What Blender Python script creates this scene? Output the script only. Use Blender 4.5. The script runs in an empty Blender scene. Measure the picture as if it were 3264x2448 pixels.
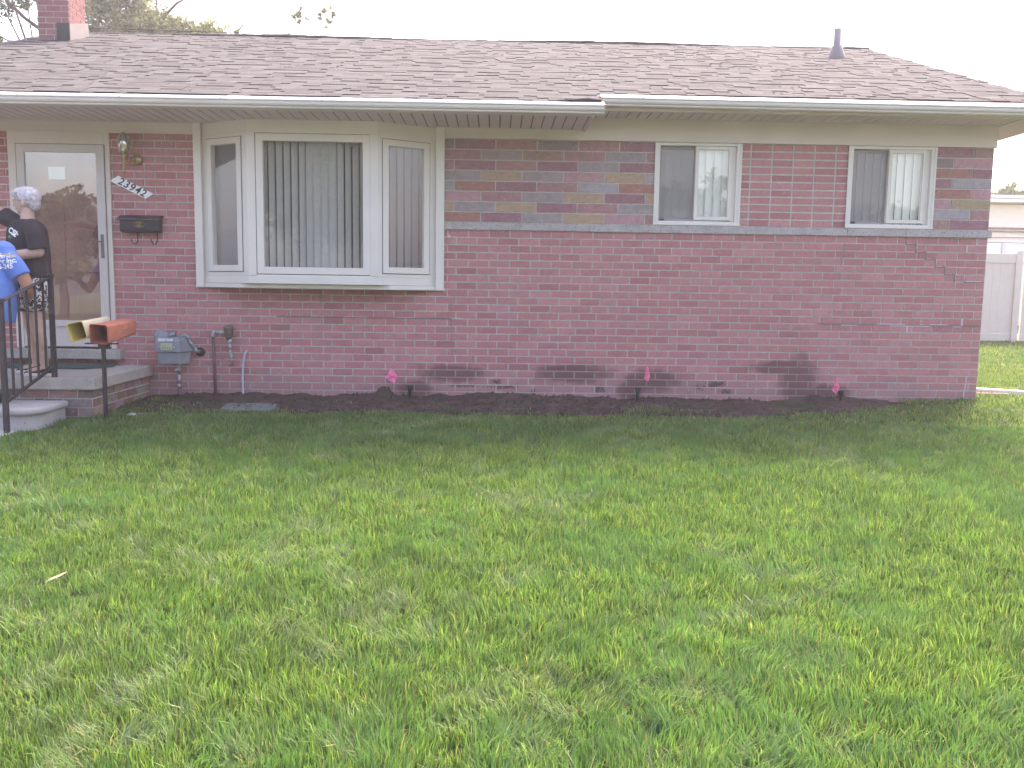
import bpy, bmesh, math, random
import numpy as np
from mathutils import Vector, Matrix, Euler
random.seed(7); rng = np.random.default_rng(11)
R = math.radians
sc = bpy.context.scene
COL = sc.collection

# ------------------------------------------------------------------ camera, sky, sun, exposure
cam_d = bpy.data.cameras.new('camera'); cam = bpy.data.objects.new('camera', cam_d); COL.objects.link(cam)
cam.matrix_world = Matrix(((0.999726, -0.012690, -0.019675, -5.1588), (-0.018136, 0.111729, -0.993573, -9.0929),
                           (0.014807, 0.993658, 0.111468, 1.1645), (0, 0, 0, 1)))
cam_d.sensor_width = 36; cam_d.lens = 36 * 2750 / 3264; cam_d.clip_end = 2000; cam_d.clip_start = 0.05
sc.camera = cam
SUN_EL, SUN_AZ = 51, 28          # azimuth measured from +y (behind the house) towards +x
w = bpy.data.worlds.new('World'); sc.world = w; w.use_nodes = True
nt = w.node_tree; bg = nt.nodes['Background']
sky = nt.nodes.new('ShaderNodeTexSky'); sky.sky_type = 'NISHITA'; sky.sun_disc = False
sky.sun_elevation = R(SUN_EL); sky.sun_rotation = R(SUN_AZ); sky.dust_density = 6; sky.air_density = 1.2; sky.ozone_density = 1.0
tn = nt.nodes.new('ShaderNodeVectorMath'); tn.operation = 'MULTIPLY'; tn.inputs[1].default_value = (1.07, .955, .955)   # sky light tinted rosy to follow the camera's white balance
nt.links.new(sky.outputs[0], tn.inputs[0]); nt.links.new(tn.outputs[0], bg.inputs[0]); bg.inputs[1].default_value = 0.15
sd = bpy.data.lights.new('sun', 'SUN'); sd.energy = 1.55; sd.angle = R(15); sd.color = (1, .95, .86)
so = bpy.data.objects.new('sun', sd); COL.objects.link(so)
dv = Vector((math.sin(R(SUN_AZ)) * math.cos(R(SUN_EL)), math.cos(R(SUN_AZ)) * math.cos(R(SUN_EL)), math.sin(R(SUN_EL))))
so.rotation_euler = dv.to_track_quat('Z', 'Y').to_euler()
vs = sc.view_settings; vs.view_transform = 'Standard'; vs.look = 'None'; vs.exposure = 2.36; vs.gamma = 1

# ------------------------------------------------------------------ materials
def mat(name, col=(.5, .5, .5), rough=.7, var=.0, vscale=8, bump=0, bscale=60, metal=0, attr=False, spec=.3, detail=4):
    m = bpy.data.materials.new(name); m.use_nodes = True; n = m.node_tree.nodes; l = m.node_tree.links
    b = n['Principled BSDF']; b.inputs['Roughness'].default_value = rough; b.inputs['Metallic'].default_value = metal
    b.inputs['Specular IOR Level'].default_value = spec
    tc = n.new('ShaderNodeTexCoord')
    if attr:
        a = n.new('ShaderNodeAttribute'); a.attribute_name = 'Col'; src = a.outputs['Color']
    else:
        a = n.new('ShaderNodeRGB'); a.outputs[0].default_value = (*col, 1); src = a.outputs[0]
    if var:
        t = n.new('ShaderNodeTexNoise'); t.inputs['Scale'].default_value = vscale; t.inputs['Detail'].default_value = detail
        l.new(tc.outputs['Object'], t.inputs['Vector'])
        mr = n.new('ShaderNodeMapRange'); mr.inputs['From Min'].default_value = .3; mr.inputs['From Max'].default_value = .7
        mr.inputs['To Min'].default_value = 1 - var; mr.inputs['To Max'].default_value = 1 + var
        l.new(t.outputs[0], mr.inputs[0])
        mx = n.new('ShaderNodeVectorMath'); mx.operation = 'SCALE'; l.new(src, mx.inputs[0]); l.new(mr.outputs[0], mx.inputs['Scale'])
        src = mx.outputs[0]
    l.new(src, b.inputs['Base Color'])
    if bump:
        t2 = n.new('ShaderNodeTexNoise'); t2.inputs['Scale'].default_value = bscale; t2.inputs['Detail'].default_value = 5
        l.new(tc.outputs['Object'], t2.inputs['Vector'])
        bp = n.new('ShaderNodeBump'); bp.inputs['Strength'].default_value = bump; bp.inputs['Distance'].default_value = .01
        l.new(t2.outputs[0], bp.inputs['Height']); l.new(bp.outputs[0], b.inputs['Normal'])
    m['src'] = ''
    return m

def base_in(m):
    b = m.node_tree.nodes['Principled BSDF']
    lk = b.inputs['Base Color'].links[0]; return b, lk.from_socket

def mix(m, fac, a, b):
    x = m.node_tree.nodes.new('ShaderNodeMix'); x.data_type = 'RGBA'
    for sock, v in ((x.inputs[0], fac), (x.inputs[6], a), (x.inputs[7], b)):
        if isinstance(v, (tuple, float, int)): sock.default_value = (*v, 1) if isinstance(v, tuple) else v
        else: m.node_tree.links.new(v, sock)
    return x.outputs[2]

def specks(m, scale, thr, col, amount=1, jitter=(0, 0, 0)):
    """small aggregate specks over the base colour"""
    n = m.node_tree.nodes; l = m.node_tree.links
    tc = n.new('ShaderNodeTexCoord'); v = n.new('ShaderNodeTexVoronoi'); v.inputs['Scale'].default_value = scale
    mp = n.new('ShaderNodeMapping'); mp.inputs['Location'].default_value = jitter
    l.new(tc.outputs['Object'], mp.inputs[0]); l.new(mp.outputs[0], v.inputs['Vector'])
    lt = n.new('ShaderNodeMath'); lt.operation = 'LESS_THAN'; lt.inputs[1].default_value = .33; l.new(v.outputs['Distance'], lt.inputs[0])
    sx = n.new('ShaderNodeSeparateColor'); l.new(v.outputs['Color'], sx.inputs[0])
    gt = n.new('ShaderNodeMath'); gt.operation = 'GREATER_THAN'; gt.inputs[1].default_value = thr; l.new(sx.outputs[0], gt.inputs[0])
    mu = n.new('ShaderNodeMath'); mu.operation = 'MULTIPLY'; l.new(lt.outputs[0], mu.inputs[0]); l.new(gt.outputs[0], mu.inputs[1])
    mu2 = n.new('ShaderNodeMath'); mu2.operation = 'MULTIPLY'; l.new(mu.outputs[0], mu2.inputs[0]); mu2.inputs[1].default_value = amount
    b, s = base_in(m); l.new(mix(m, mu2.outputs[0], s, col), b.inputs['Base Color'])

def blotch(m, spots, col, amount, mode_w=.34, nsc=9, namp=1.1):
    """stains with their own outline: spots = (x, z, rx, rz) on the wall plane, edges broken by noise"""
    n = m.node_tree.nodes; l = m.node_tree.links
    tc = n.new('ShaderNodeTexCoord'); sp = n.new('ShaderNodeSeparateXYZ'); l.new(tc.outputs['Object'], sp.inputs[0])
    ns = n.new('ShaderNodeTexNoise'); ns.inputs['Scale'].default_value = nsc; ns.inputs['Detail'].default_value = 5; l.new(tc.outputs['Object'], ns.inputs['Vector'])
    def M(op, a, b=None, c=None):
        x = n.new('ShaderNodeMath'); x.operation = op
        for i, v in enumerate((a, b, c)):
            if v is None: continue
            if isinstance(v, (int, float)): x.inputs[i].default_value = v
            else: l.new(v, x.inputs[i])
        return x.outputs[0]
    tot = None
    for (x, z, rx, rz) in spots:
        dx = M('DIVIDE', M('SUBTRACT', sp.outputs[0], x), rx); dz = M('DIVIDE', M('SUBTRACT', sp.outputs[2], z), rz)
        d = M('SQRT', M('ADD', M('MULTIPLY', dx, dx), M('MULTIPLY', dz, dz)))
        d = M('ADD', d, M('MULTIPLY', M('SUBTRACT', ns.outputs[0], .5), namp))
        mr = n.new('ShaderNodeMapRange'); mr.interpolation_type = 'SMOOTHSTEP'
        mr.inputs['From Min'].default_value = 1 - mode_w; mr.inputs['From Max'].default_value = 1 + mode_w
        mr.inputs['To Min'].default_value = 1; mr.inputs['To Max'].default_value = 0; l.new(d, mr.inputs[0])
        tot = mr.outputs[0] if tot is None else M('MAXIMUM', tot, mr.outputs[0])
    b, s = base_in(m); l.new(mix(m, M('MULTIPLY', tot, amount), s, col), b.inputs['Base Color'])

M_BRICK = mat('brick', rough=.85, attr=True, var=.12, vscale=30, bump=.25, bscale=120, spec=.15)
# faded, lime-washed bricks along the foot of the wall (as the photograph shows), then damp patches
def foot_fade(m, z0, z1, col, amt):
    n = m.node_tree.nodes; l = m.node_tree.links
    tc = n.new('ShaderNodeTexCoord'); sp = n.new('ShaderNodeSeparateXYZ'); l.new(tc.outputs['Object'], sp.inputs[0])
    ns = n.new('ShaderNodeTexNoise'); ns.inputs['Scale'].default_value = 3; ns.inputs['Detail'].default_value = 6; l.new(tc.outputs['Object'], ns.inputs['Vector'])
    ad = n.new('ShaderNodeMath'); ad.operation = 'MULTIPLY_ADD'; l.new(ns.outputs[0], ad.inputs[0]); ad.inputs[1].default_value = -.35; l.new(sp.outputs[2], ad.inputs[2])
    mr = n.new('ShaderNodeMapRange'); mr.interpolation_type = 'SMOOTHSTEP'; mr.inputs['From Min'].default_value = z0 - .17; mr.inputs['From Max'].default_value = z1 - .17
    mr.inputs['To Min'].default_value = amt; mr.inputs['To Max'].default_value = 0; l.new(ad.outputs[0], mr.inputs[0])
    b, s = base_in(m); l.new(mix(m, mr.outputs[0], s, col), b.inputs['Base Color'])
foot_fade(M_BRICK, .06, .3, (.31, .2, .205), .62)
specks(M_BRICK, 42, .978, (.55, .48, .47), .6)
specks(M_BRICK, 60, .93, (.12, .07, .07), .5)
DAMP = [(-5.62, .25, .34, .09), (-4.35, .27, .42, .1), (-3.5, .2, .3, .12), (-2.15, .36, .3, .07), (-1.93, .22, .2, .28), (-6.0, .07, .2, .09), (-3.72, .1, .14, .1), (-1.62, .1, .25, .08)]
blotch(M_BRICK, DAMP, (.12, .056, .058), .82)
CHIP = [(-5.5, .12, .12, .015), (-5.1, .11, .13, .014), (-5.15, .17, .04, .02), (-4.75, .06, .03, .03), (-4.05, .1, .05, .03), (-2.82, .17, .1, .035), (-2.98, .13, .05, .03), (-2.7, .09, .06, .02), (-4.4, .03, .05, .02)]
blotch(M_BRICK, CHIP, (.07, .045, .045), .85, .15, 45, 5)
M_MORT = mat('mortar', (.56, .53, .505), .95, var=.15, vscale=20, bump=.3, bscale=150, spec=.1)
foot_fade(M_MORT, .0, .2, (.36, .29, .29), .6)
blotch(M_MORT, DAMP, (.2, .15, .15), .5)
M_MORTD = mat('repointed_mortar', (.17, .16, .165), .95, var=.15, vscale=25)
M_LIME = mat('efflorescence', (.72, .70, .74), .95, var=.15, vscale=60)
M_ACC = mat('split_face_block', rough=.9, attr=True, var=.13, vscale=18, bump=.5, bscale=70, spec=.1)
specks(M_ACC, 60, .9, (.62, .58, .56), .6); specks(M_ACC, 48, .93, (.1, .08, .08), .6, (3, 3, 3))
M_STONE = mat('exposed_aggregate_band', (.42, .38, .38), .95, var=.15, vscale=14, bump=.6, bscale=90, spec=.1)
specks(M_STONE, 62, .72, (.66, .64, .62), .7); specks(M_STONE, 55, .8, (.1, .085, .08), .8, (3, 3, 3))
M_TRIM = mat('cream_trim', (.66, .585, .52), .5, var=.03, vscale=3, spec=.35)
M_WHITE = mat('white_vinyl', (.72, .72, .74), .4, var=.03, vscale=3, spec=.4)
M_BAYW = mat('bay_frame_paint', (.73, .68, .63), .42, var=.03, vscale=3, spec=.4)
M_GUT = mat('gutter_aluminium', (.64, .59, .54), .38, var=.04, vscale=2, spec=.4)
M_SOFF = mat('soffit_vinyl', (.66, .57, .585), .6, var=.04, vscale=2)
M_SOFD = mat('soffit_groove', (.16, .14, .15), .8)
M_GAP = mat('dark_gasket', (.16, .14, .14), .7)
M_DOORF = mat('storm_door_frame', (.58, .525, .50), .4, var=.03, spec=.4)
M_INNER = mat('inner_door_wood', (.33, .165, .135), .5, var=.25, vscale=3)
M_ROOM = mat('room_plaster', (.12, .11, .10), .9)
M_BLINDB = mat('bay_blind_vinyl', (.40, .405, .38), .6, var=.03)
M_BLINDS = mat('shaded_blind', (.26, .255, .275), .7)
M_BLIND = mat('blind_vinyl', (.88, .90, .82), .6, var=.02)
M_CONC = mat('concrete', (.40, .365, .335), .95, var=.12, vscale=10, bump=.5, bscale=80, spec=.1)
specks(M_CONC, 70, .8, (.6, .57, .54), .5); specks(M_CONC, 60, .85, (.15, .13, .12), .5, (2, 2, 2))
M_EDGE = mat('weathered_edging', (.24, .20, .19), .95, var=.25, vscale=20, bump=.5)
M_CONCW = mat('pale_concrete', (.38, .365, .365), .85, var=.08, vscale=6, bump=.2, bscale=60)
specks(M_CONCW, 50, .95, (.2, .18, .18), .6)
M_SHING = mat('shingle', rough=1, attr=True, var=.16, vscale=60, bump=.5, bscale=300, spec=.05)
M_FLASH = mat('tar_flashing', (.05, .045, .05), .6)
M_FLASHG = mat('metal_flashing', (.17, .155, .155), .6, var=.1)
M_PIPEW = mat('vent_pipe_grey', (.20, .18, .20), .55, var=.08)
M_SOIL = mat('soil', (.082, .058, .052), .98, var=.35, vscale=9, bump=1, bscale=50, spec=.05, detail=8)
M_LAWN = mat('lawn_ground', (.05, .062, .028), .98, var=.4, vscale=3, bump=1, bscale=40, spec=.05, detail=8)
M_IRON = mat('painted_iron', (.035, .03, .035), .45, var=.2, vscale=12, spec=.4)
M_BLACK = mat('black_plastic', (.02, .02, .022), .4, spec=.4)
M_BOXM = mat('mailbox_enamel', (.03, .026, .035), .38, var=.15, spec=.45)
M_BRASS = mat('brass', (.38, .28, .14), .35, metal=.8)
M_GREYM = mat('meter_paint', (.24, .25, .29), .45, var=.12, vscale=20, spec=.4)
M_GALV = mat('galvanised', (.38, .40, .42), .5, metal=.4, var=.3, vscale=40)
M_PURP = mat('primed_pipe', (.13, .07, .085), .5, var=.2, vscale=20)
M_BRONZE = mat('old_bronze', (.17, .14, .115), .55, metal=.4, var=.25, vscale=40)
M_RUST = mat('rusty_handle', (.10, .04, .03), .7)
M_COND = mat('grey_conduit', (.42, .45, .55), .45, var=.08)
M_GREENP = mat('green_plastic_lid', (.13, .16, .145), .6, var=.25, vscale=14)
M_PINK = mat('flag_pink', (1.0, .30, .52), .5, spec=.3)
n = M_PINK.node_tree.nodes; l = M_PINK.node_tree.links; tr_ = n.new('ShaderNodeBsdfTranslucent'); tr_.inputs[0].default_value = (1, .25, .5, 1); mxs = n.new('ShaderNodeMixShader'); mxs.inputs[0].default_value = .3
l.new(n['Principled BSDF'].outputs[0], mxs.inputs[1]); l.new(tr_.outputs[0], mxs.inputs[2]); l.new(mxs.outputs[0], n['Material Output'].inputs[0])
M_WIRE = mat('steel_wire', (.25, .25, .26), .4, metal=.6)
M_ORANGE = mat('orange_plastic', (.46, .165, .105), .45, var=.12, vscale=14, spec=.4)
M_YELLOW = mat('yellow_plastic', (.62, .48, .12), .5, var=.1, vscale=10)
M_CREAMP = mat('cream_plastic', (.66, .6, .42), .45, var=.05)
M_GREENMAT = mat('green_turf_mat', (.055, .085, .075), .95, var=.3, vscale=60, bump=.8, bscale=200)
M_VINYLF = mat('fence_vinyl', (.74, .66, .58), .5, var=.03)
M_SIDING = mat('neighbour_siding', (.88, .84, .75), .6, var=.03)
M_SKIN = mat('skin', (.50, .33, .27), .55, var=.08, vscale=20, spec=.3)
M_SKINT = mat('skin_tanned', (.40, .215, .15), .55, var=.08, vscale=20, spec=.3)
M_HAIR = mat('grey_hair', (.50, .47, .50), .6, var=.35, vscale=34, bump=1, bscale=60)
M_LIP = mat('lips', (.40, .10, .10), .5)
M_EYEW = mat('eye_white', (.7, .68, .66), .3); M_IRIS = mat('iris', (.05, .04, .03), .3)
M_SPEC = mat('spectacle_frame', (.32, .07, .05), .4)
M_TSB = mat('black_cotton', (.028, .022, .03), .85, var=.2, vscale=6, bump=.5, bscale=9)
M_TBL = mat('blue_cotton', (.10, .19, .52), .85, var=.08, vscale=4, bump=.6, bscale=7)
M_KHAKI = mat('khaki_cotton', (.22, .20, .13), .9, var=.1)
M_INKW = mat('white_print', (.8, .8, .8), .7); M_INKG = mat('green_print', (.10, .22, .10), .7)
M_SOLE = mat('white_rubber', (.68, .67, .66), .6)
M_SHOE = mat('black_canvas', (.03, .025, .03), .85)
M_LEAFD = mat('dried_leaf', (.42, .27, .16), .8, var=.2, vscale=30)
M_BARK = mat('bark', (.10, .075, .07), .95, var=.25, vscale=10)
M_PLATE = mat('number_plate', (.88, .87, .88), .45); M_NUM = mat('number_paint', (.03, .028, .03), .5)
M_DIAL = mat('meter_dial_plate', (.42, .46, .30), .5); M_LABELW = mat('paper_label', (.7, .68, .72), .6)

# patterned skirt
M_SKIRT = mat('patterned_cotton', (.03, .025, .03), .85)
n = M_SKIRT.node_tree.nodes; l = M_SKIRT.node_tree.links
tc = n.new('ShaderNodeTexCoord'); ws = n.new('ShaderNodeTexNoise'); ws.inputs['Scale'].default_value = 19; ws.inputs['Detail'].default_value = 1.5; ws.inputs['Distortion'].default_value = 2.2
l.new(tc.outputs['Object'], ws.inputs['Vector']); gt = n.new('ShaderNodeMath'); gt.operation = 'GREATER_THAN'; gt.inputs[1].default_value = .52; l.new(ws.outputs[0], gt.inputs[0])
l.new(mix(M_SKIRT, gt.outputs[0], (.03, .025, .03), (.66, .63, .64)), n['Principled BSDF'].inputs['Base Color'])

def glass_mat(name, refl, tint=(1, 1, 1), rough=.0, wave=0, ior=1.5):
    m = bpy.data.materials.new(name); m.use_nodes = True; n = m.node_tree.nodes; l = m.node_tree.links
    n.remove(n['Principled BSDF']); o = n['Material Output']
    t = n.new('ShaderNodeBsdfTransparent'); t.inputs[0].default_value = (*tint, 1)
    g = n.new('ShaderNodeBsdfGlossy'); g.inputs['Roughness'].default_value = rough; g.inputs[0].default_value = (1, 1, 1, 1)
    f = n.new('ShaderNodeFresnel'); f.inputs[0].default_value = ior
    a = n.new('ShaderNodeMath'); a.operation = 'ADD'; a.use_clamp = True; a.inputs[1].default_value = refl; l.new(f.outputs[0], a.inputs[0])
    ge = n.new('ShaderNodeNewGeometry'); iv = n.new('ShaderNodeMath'); iv.operation = 'SUBTRACT'; iv.inputs[0].default_value = 1; l.new(ge.outputs['Backfacing'], iv.inputs[1])
    mf = n.new('ShaderNodeMath'); mf.operation = 'MULTIPLY'; l.new(a.outputs[0], mf.inputs[0]); l.new(iv.outputs[0], mf.inputs[1])   # only the outer face of the pane reflects
    x = n.new('ShaderNodeMixShader'); l.new(mf.outputs[0], x.inputs[0]); l.new(t.outputs[0], x.inputs[1]); l.new(g.outputs[0], x.inputs[2])
    l.new(x.outputs[0], o.inputs[0])
    if wave:
        tc = n.new('ShaderNodeTexCoord'); ns = n.new('ShaderNodeTexNoise'); ns.inputs['Scale'].default_value = 3.5; ns.inputs['Detail'].default_value = 1
        l.new(tc.outputs['Object'], ns.inputs['Vector']); bp = n.new('ShaderNodeBump'); bp.inputs['Strength'].default_value = wave; bp.inputs['Distance'].default_value = .05
        l.new(ns.outputs[0], bp.inputs['Height']); l.new(bp.outputs[0], g.inputs['Normal'])
    return m
M_GLASS = glass_mat('window_glass', .13, wave=.004)
M_GLASSB = glass_mat('bay_glass', .07, wave=.004, ior=1.4)
M_GLASSD = glass_mat('storm_door_glass', .2, wave=.01)
M_GLASSL = glass_mat('lamp_glass', .45, (.6, .65, .7), .12)
# insect screen: fine mesh that lets part of the view through
M_SCREEN = bpy.data.materials.new('insect_screen'); M_SCREEN.use_nodes = True
n = M_SCREEN.node_tree.nodes; l = M_SCREEN.node_tree.links; b = n['Principled BSDF']; b.inputs['Base Color'].default_value = (.28, .245, .26, 1); b.inputs['Roughness'].default_value = .8
t = n.new('ShaderNodeBsdfTransparent'); x = n.new('ShaderNodeMixShader'); x.inputs[0].default_value = .3
l.new(t.outputs[0], x.inputs[1]); l.new(b.outputs[0], x.inputs[2]); l.new(x.outputs[0], n['Material Output'].inputs[0])

def leaf_mat(name, rough=.5, trans=.42, tint=(1.1, 1.3, .6)):
    m = bpy.data.materials.new(name); m.use_nodes = True; n = m.node_tree.nodes; l = m.node_tree.links
    b = n['Principled BSDF']; b.inputs['Roughness'].default_value = rough; b.inputs['Specular IOR Level'].default_value = .35
    a = n.new('ShaderNodeAttribute'); a.attribute_name = 'Col'; l.new(a.outputs['Color'], b.inputs['Base Color'])
    t = n.new('ShaderNodeBsdfTranslucent'); v = n.new('ShaderNodeVectorMath'); v.operation = 'MULTIPLY'; v.inputs[1].default_value = tint
    l.new(a.outputs['Color'], v.inputs[0]); l.new(v.outputs[0], t.inputs[0])
    x = n.new('ShaderNodeMixShader'); x.inputs[0].default_value = trans
    l.new(b.outputs[0], x.inputs[1]); l.new(t.outputs[0], x.inputs[2]); l.new(x.outputs[0], n['Material Output'].inputs[0])
    return m
M_GRASS = leaf_mat('grass_blade'); M_LEAF = leaf_mat('tree_leaf', .6, .35, (1.1, 1.2, .6))

# ------------------------------------------------------------------ mesh helpers
class MB:
    def __init__(s): s.v = []; s.f = []; s.m = []; s.c = []; s.cur = (1, 1, 1)
    def face(s, idx, mi=0): s.f.append(idx); s.m.append(mi); s.c.append(s.cur)
    def box(s, x0, x1, y0, y1, z0, z1, mi=0, back=True, M=None):
        k = len(s.v); P = [(x, y, z) for z in (z0, z1) for y in (y0, y1) for x in (x0, x1)]
        if M is not None: P = [tuple(M @ Vector(p)) for p in P]
        s.v += P
        F = [(0, 1, 5, 4), (1, 3, 7, 5), (2, 0, 4, 6), (4, 5, 7, 6), (1, 0, 2, 3)] + ([(3, 2, 6, 7)] if back else [])
        for f in F: s.face([k + i for i in f], mi)
        return s
    def tube(s, pts, rad, seg=10, mi=0, cap=True):
        pts = [Vector(p) for p in pts]; n = len(pts)
        rad = rad if isinstance(rad, (list, tuple)) else [rad] * n
        k = len(s.v); up = None
        for i, p in enumerate(pts):
            d = (pts[min(i + 1, n - 1)] - pts[max(i - 1, 0)]).normalized()
            if up is None:
                up = Vector((0, 0, 1)) if abs(d.z) < .9 else Vector((0, 1, 0))
            a = d.cross(up).normalized(); b = a.cross(d).normalized(); up = b
            r = rad[i]; ra, rb = (r if isinstance(r, (list, tuple)) else (r, r))
            for j in range(seg):
                t = 2 * math.pi * j / seg; s.v.append(tuple(p + a * math.cos(t) * ra + b * math.sin(t) * rb))
        for i in range(n - 1):
            for j in range(seg):
                s.face([k + i * seg + j, k + i * seg + (j + 1) % seg, k + (i + 1) * seg + (j + 1) % seg, k + (i + 1) * seg + j][::-1], mi)
        if cap:
            s.face([k + j for j in range(seg)], mi); s.face([k + (n - 1) * seg + j for j in range(seg)][::-1], mi)
        return s
    def rings(s, rings, mi=0, cap=True):
        """loft through closed rings of equal length"""
        k = len(s.v); n = len(rings); g = len(rings[0])
        for r in rings: s.v += [tuple(p) for p in r]
        for i in range(n - 1):
            for j in range(g):
                s.face([k + i * g + j, k + i * g + (j + 1) % g, k + (i + 1) * g + (j + 1) % g, k + (i + 1) * g + j], mi)
        if cap:
            s.face([k + j for j in range(g)][::-1], mi); s.face([k + (n - 1) * g + j for j in range(g)], mi)
        return s
    def ball(s, c, r, seg=14, mi=0, M=None):
        r = r if isinstance(r, (list, tuple)) else (r, r, r); c = Vector(c); k = len(s.v); nr = seg // 2
        rr = []
        for i in range(1, nr):
            ph = math.pi * i / nr
            rr.append([Vector((math.sin(ph) * math.cos(2 * math.pi * j / seg) * r[0], math.sin(ph) * math.sin(2 * math.pi * j / seg) * r[1], -math.cos(ph) * r[2])) for j in range(seg)])
        T = M if M is not None else Matrix.Identity(3)
        bot = c + T @ Vector((0, 0, -r[2])); top = c + T @ Vector((0, 0, r[2]))
        s.v.append(tuple(bot))
        for q in rr: s.v += [tuple(c + T @ p) for p in q]
        s.v.append(tuple(top)); last = len(s.v) - 1
        for j in range(seg): s.face([k, k + 1 + (j + 1) % seg, k + 1 + j], mi)
        for i in range(nr - 2):
            for j in range(seg):
                a = k + 1 + i * seg; s.face([a + j, a + (j + 1) % seg, a + seg + (j + 1) % seg, a + seg + j], mi)
        a = k + 1 + (nr - 2) * seg
        for j in range(seg): s.face([a + j, a + (j + 1) % seg, last], mi)
        return s
    def lathe(s, c, prof, axis='Z', seg=18, mi=0):
        """prof = [(r, h)...] along axis from point c"""
        c = Vector(c); R_ = []
        for r, h in prof:
            ring = []
            for j in range(seg):
                t = 2 * math.pi * j / seg
                p = Vector((r * math.cos(t), r * math.sin(t), h))
                if axis == 'Y': p = Vector((p.x, h, -p.y))
                if axis == 'X': p = Vector((h, p.x, p.y))
                ring.append(c + p)
            R_.append(ring)
        return s.rings(R_, mi)
    def prism(s, poly, y0, y1, mi=0, axis='Y'):
        """poly in (a,b); axis Y: (x,z); axis Z: (x,y); axis X: (y,z)"""
        def P(a, b, t):
            return (a, t, b) if axis == 'Y' else ((a, b, t) if axis == 'Z' else (t, a, b))
        k = len(s.v); n = len(poly)
        s.v += [P(a, b, y0) for a, b in poly] + [P(a, b, y1) for a, b in poly]
        s.face([k + i for i in range(n)], mi); s.face([k + n + i for i in range(n)][::-1], mi)
        for i in range(n): s.face([k + i, k + n + i, k + n + (i + 1) % n, k + (i + 1) % n], mi)
        return s
    def build(s, name, mats, parent=None, smooth=False, bevel=0, recalc=True, loc=None):
        me = bpy.data.meshes.new(name); me.from_pydata(s.v, [], s.f)
        mats = mats if isinstance(mats, (list, tuple)) else [mats]
        for m in mats: me.materials.append(m)
        me.polygons.foreach_set('material_index', s.m)
        ca = me.color_attributes.new('Col', 'FLOAT_COLOR', 'CORNER')
        arr = []
        for f, c in zip(s.f, s.c): arr += [c[0], c[1], c[2], 1] * len(f)
        ca.data.foreach_set('color', arr)
        if recalc:
            bm = bmesh.new(); bm.from_mesh(me); bmesh.ops.recalc_face_normals(bm, faces=bm.faces); bm.to_mesh(me); bm.free()
        if smooth: me.polygons.foreach_set('use_smooth', [True] * len(me.polygons))
        me.update()
        o = bpy.data.objects.new(name, me); COL.objects.link(o)
        if parent: attach(o, parent)
        if bevel:
            b = o.modifiers.new('bevel', 'BEVEL'); b.width = bevel; b.segments = 2; b.limit_method = 'ANGLE'
        return o

def attach(o, p):
    """child keeps its world placement: everything is modelled in world space"""
    o.parent = p
    def wm(q):
        L_ = Matrix.LocRotScale(q.location, q.rotation_euler, q.scale)
        return wm(q.parent) @ q.matrix_parent_inverse @ L_ if q.parent else L_
    o.matrix_parent_inverse = wm(p).inverted()

def tag(o, label=None, cat=None, group=None, kind=None):
    if label: o['label'] = label
    if cat: o['category'] = cat
    if group: o['group'] = group
    if kind: o['kind'] = kind
    return o
def thing(name, loc, label, cat, group=None):
    o = bpy.data.objects.new(name, None); o.location = loc; o.empty_display_size = .1; COL.objects.link(o)
    return tag(o, label, cat, group)

def remesh(o, voxel, smooth_it=6):
    r = o.modifiers.new('remesh', 'REMESH'); r.mode = 'VOXEL'; r.voxel_size = voxel; r.use_smooth_shade = True
    s = o.modifiers.new('smooth', 'SMOOTH'); s.factor = .5; s.iterations = smooth_it
    return o

def bez(p, n=10):
    p = [Vector(q) for q in p]; out = []
    for i in range(n + 1):
        t = i / n; q = p[:]
        while len(q) > 1: q = [q[j].lerp(q[j + 1], t) for j in range(len(q) - 1)]
        out.append(q[0])
    return out

def gz(x, y):
    """ground height, numpy or scalars"""
    y = np.asarray(y, float); x = np.asarray(x, float)
    a = np.where(y > 0, .018 * np.minimum(y, 12), -.07 * np.clip(-y, 0, 1) - .035 * np.clip(-y - 1, 0, 9) - .01 * np.clip(-y - 10, 0, 40))
    a = a + .05 * np.clip((x + 2.5) / 2.5, 0, 1) * np.clip(1 + y / 1.2, 0, 1) * (y <= 0) + .05 * (y > 0) * (x > -1)
    return a

# smooth value noise for grass, soil and colour patches
def vnoise(x, y, s, seed):
    r = np.random.default_rng(seed).random((64, 64)); u = np.asarray(x) / s + 1000; v = np.asarray(y) / s + 1000
    i = np.floor(u).astype(int); j = np.floor(v).astype(int); fu = u - i; fv = v - j
    fu = fu * fu * (3 - 2 * fu); fv = fv * fv * (3 - 2 * fv)
    g = lambda a, b: r[a % 64, b % 64]
    return (g(i, j) * (1 - fu) + g(i + 1, j) * fu) * (1 - fv) + (g(i, j + 1) * (1 - fu) + g(i + 1, j + 1) * fu) * fv

def np_mesh(name, verts, faces_flat, loop_tot, cols, m, parent=None, smooth=False):
    me = bpy.data.meshes.new(name); nv = len(verts); nf = len(loop_tot); nl = len(faces_flat)
    me.vertices.add(nv); me.vertices.foreach_set('co', verts.astype(np.float32).ravel())
    me.loops.add(nl); me.loops.foreach_set('vertex_index', faces_flat.astype(np.int32))
    me.polygons.add(nf); st = np.concatenate(([0], np.cumsum(loop_tot)[:-1])).astype(np.int32)
    me.polygons.foreach_set('loop_start', st); me.polygons.foreach_set('loop_total', loop_tot.astype(np.int32))
    if smooth: me.polygons.foreach_set('use_smooth', np.ones(nf, bool))
    me.update(calc_edges=True)
    if cols is not None:
        ca = me.color_attributes.new('Col', 'FLOAT_COLOR', 'POINT')
        ca.data.foreach_set('color', np.concatenate([cols, np.ones((nv, 1))], 1).astype(np.float32).ravel())
    me.materials.append(m)
    o = bpy.data.objects.new(name, me); COL.objects.link(o)
    if parent: attach(o, parent)
    return o

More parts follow.
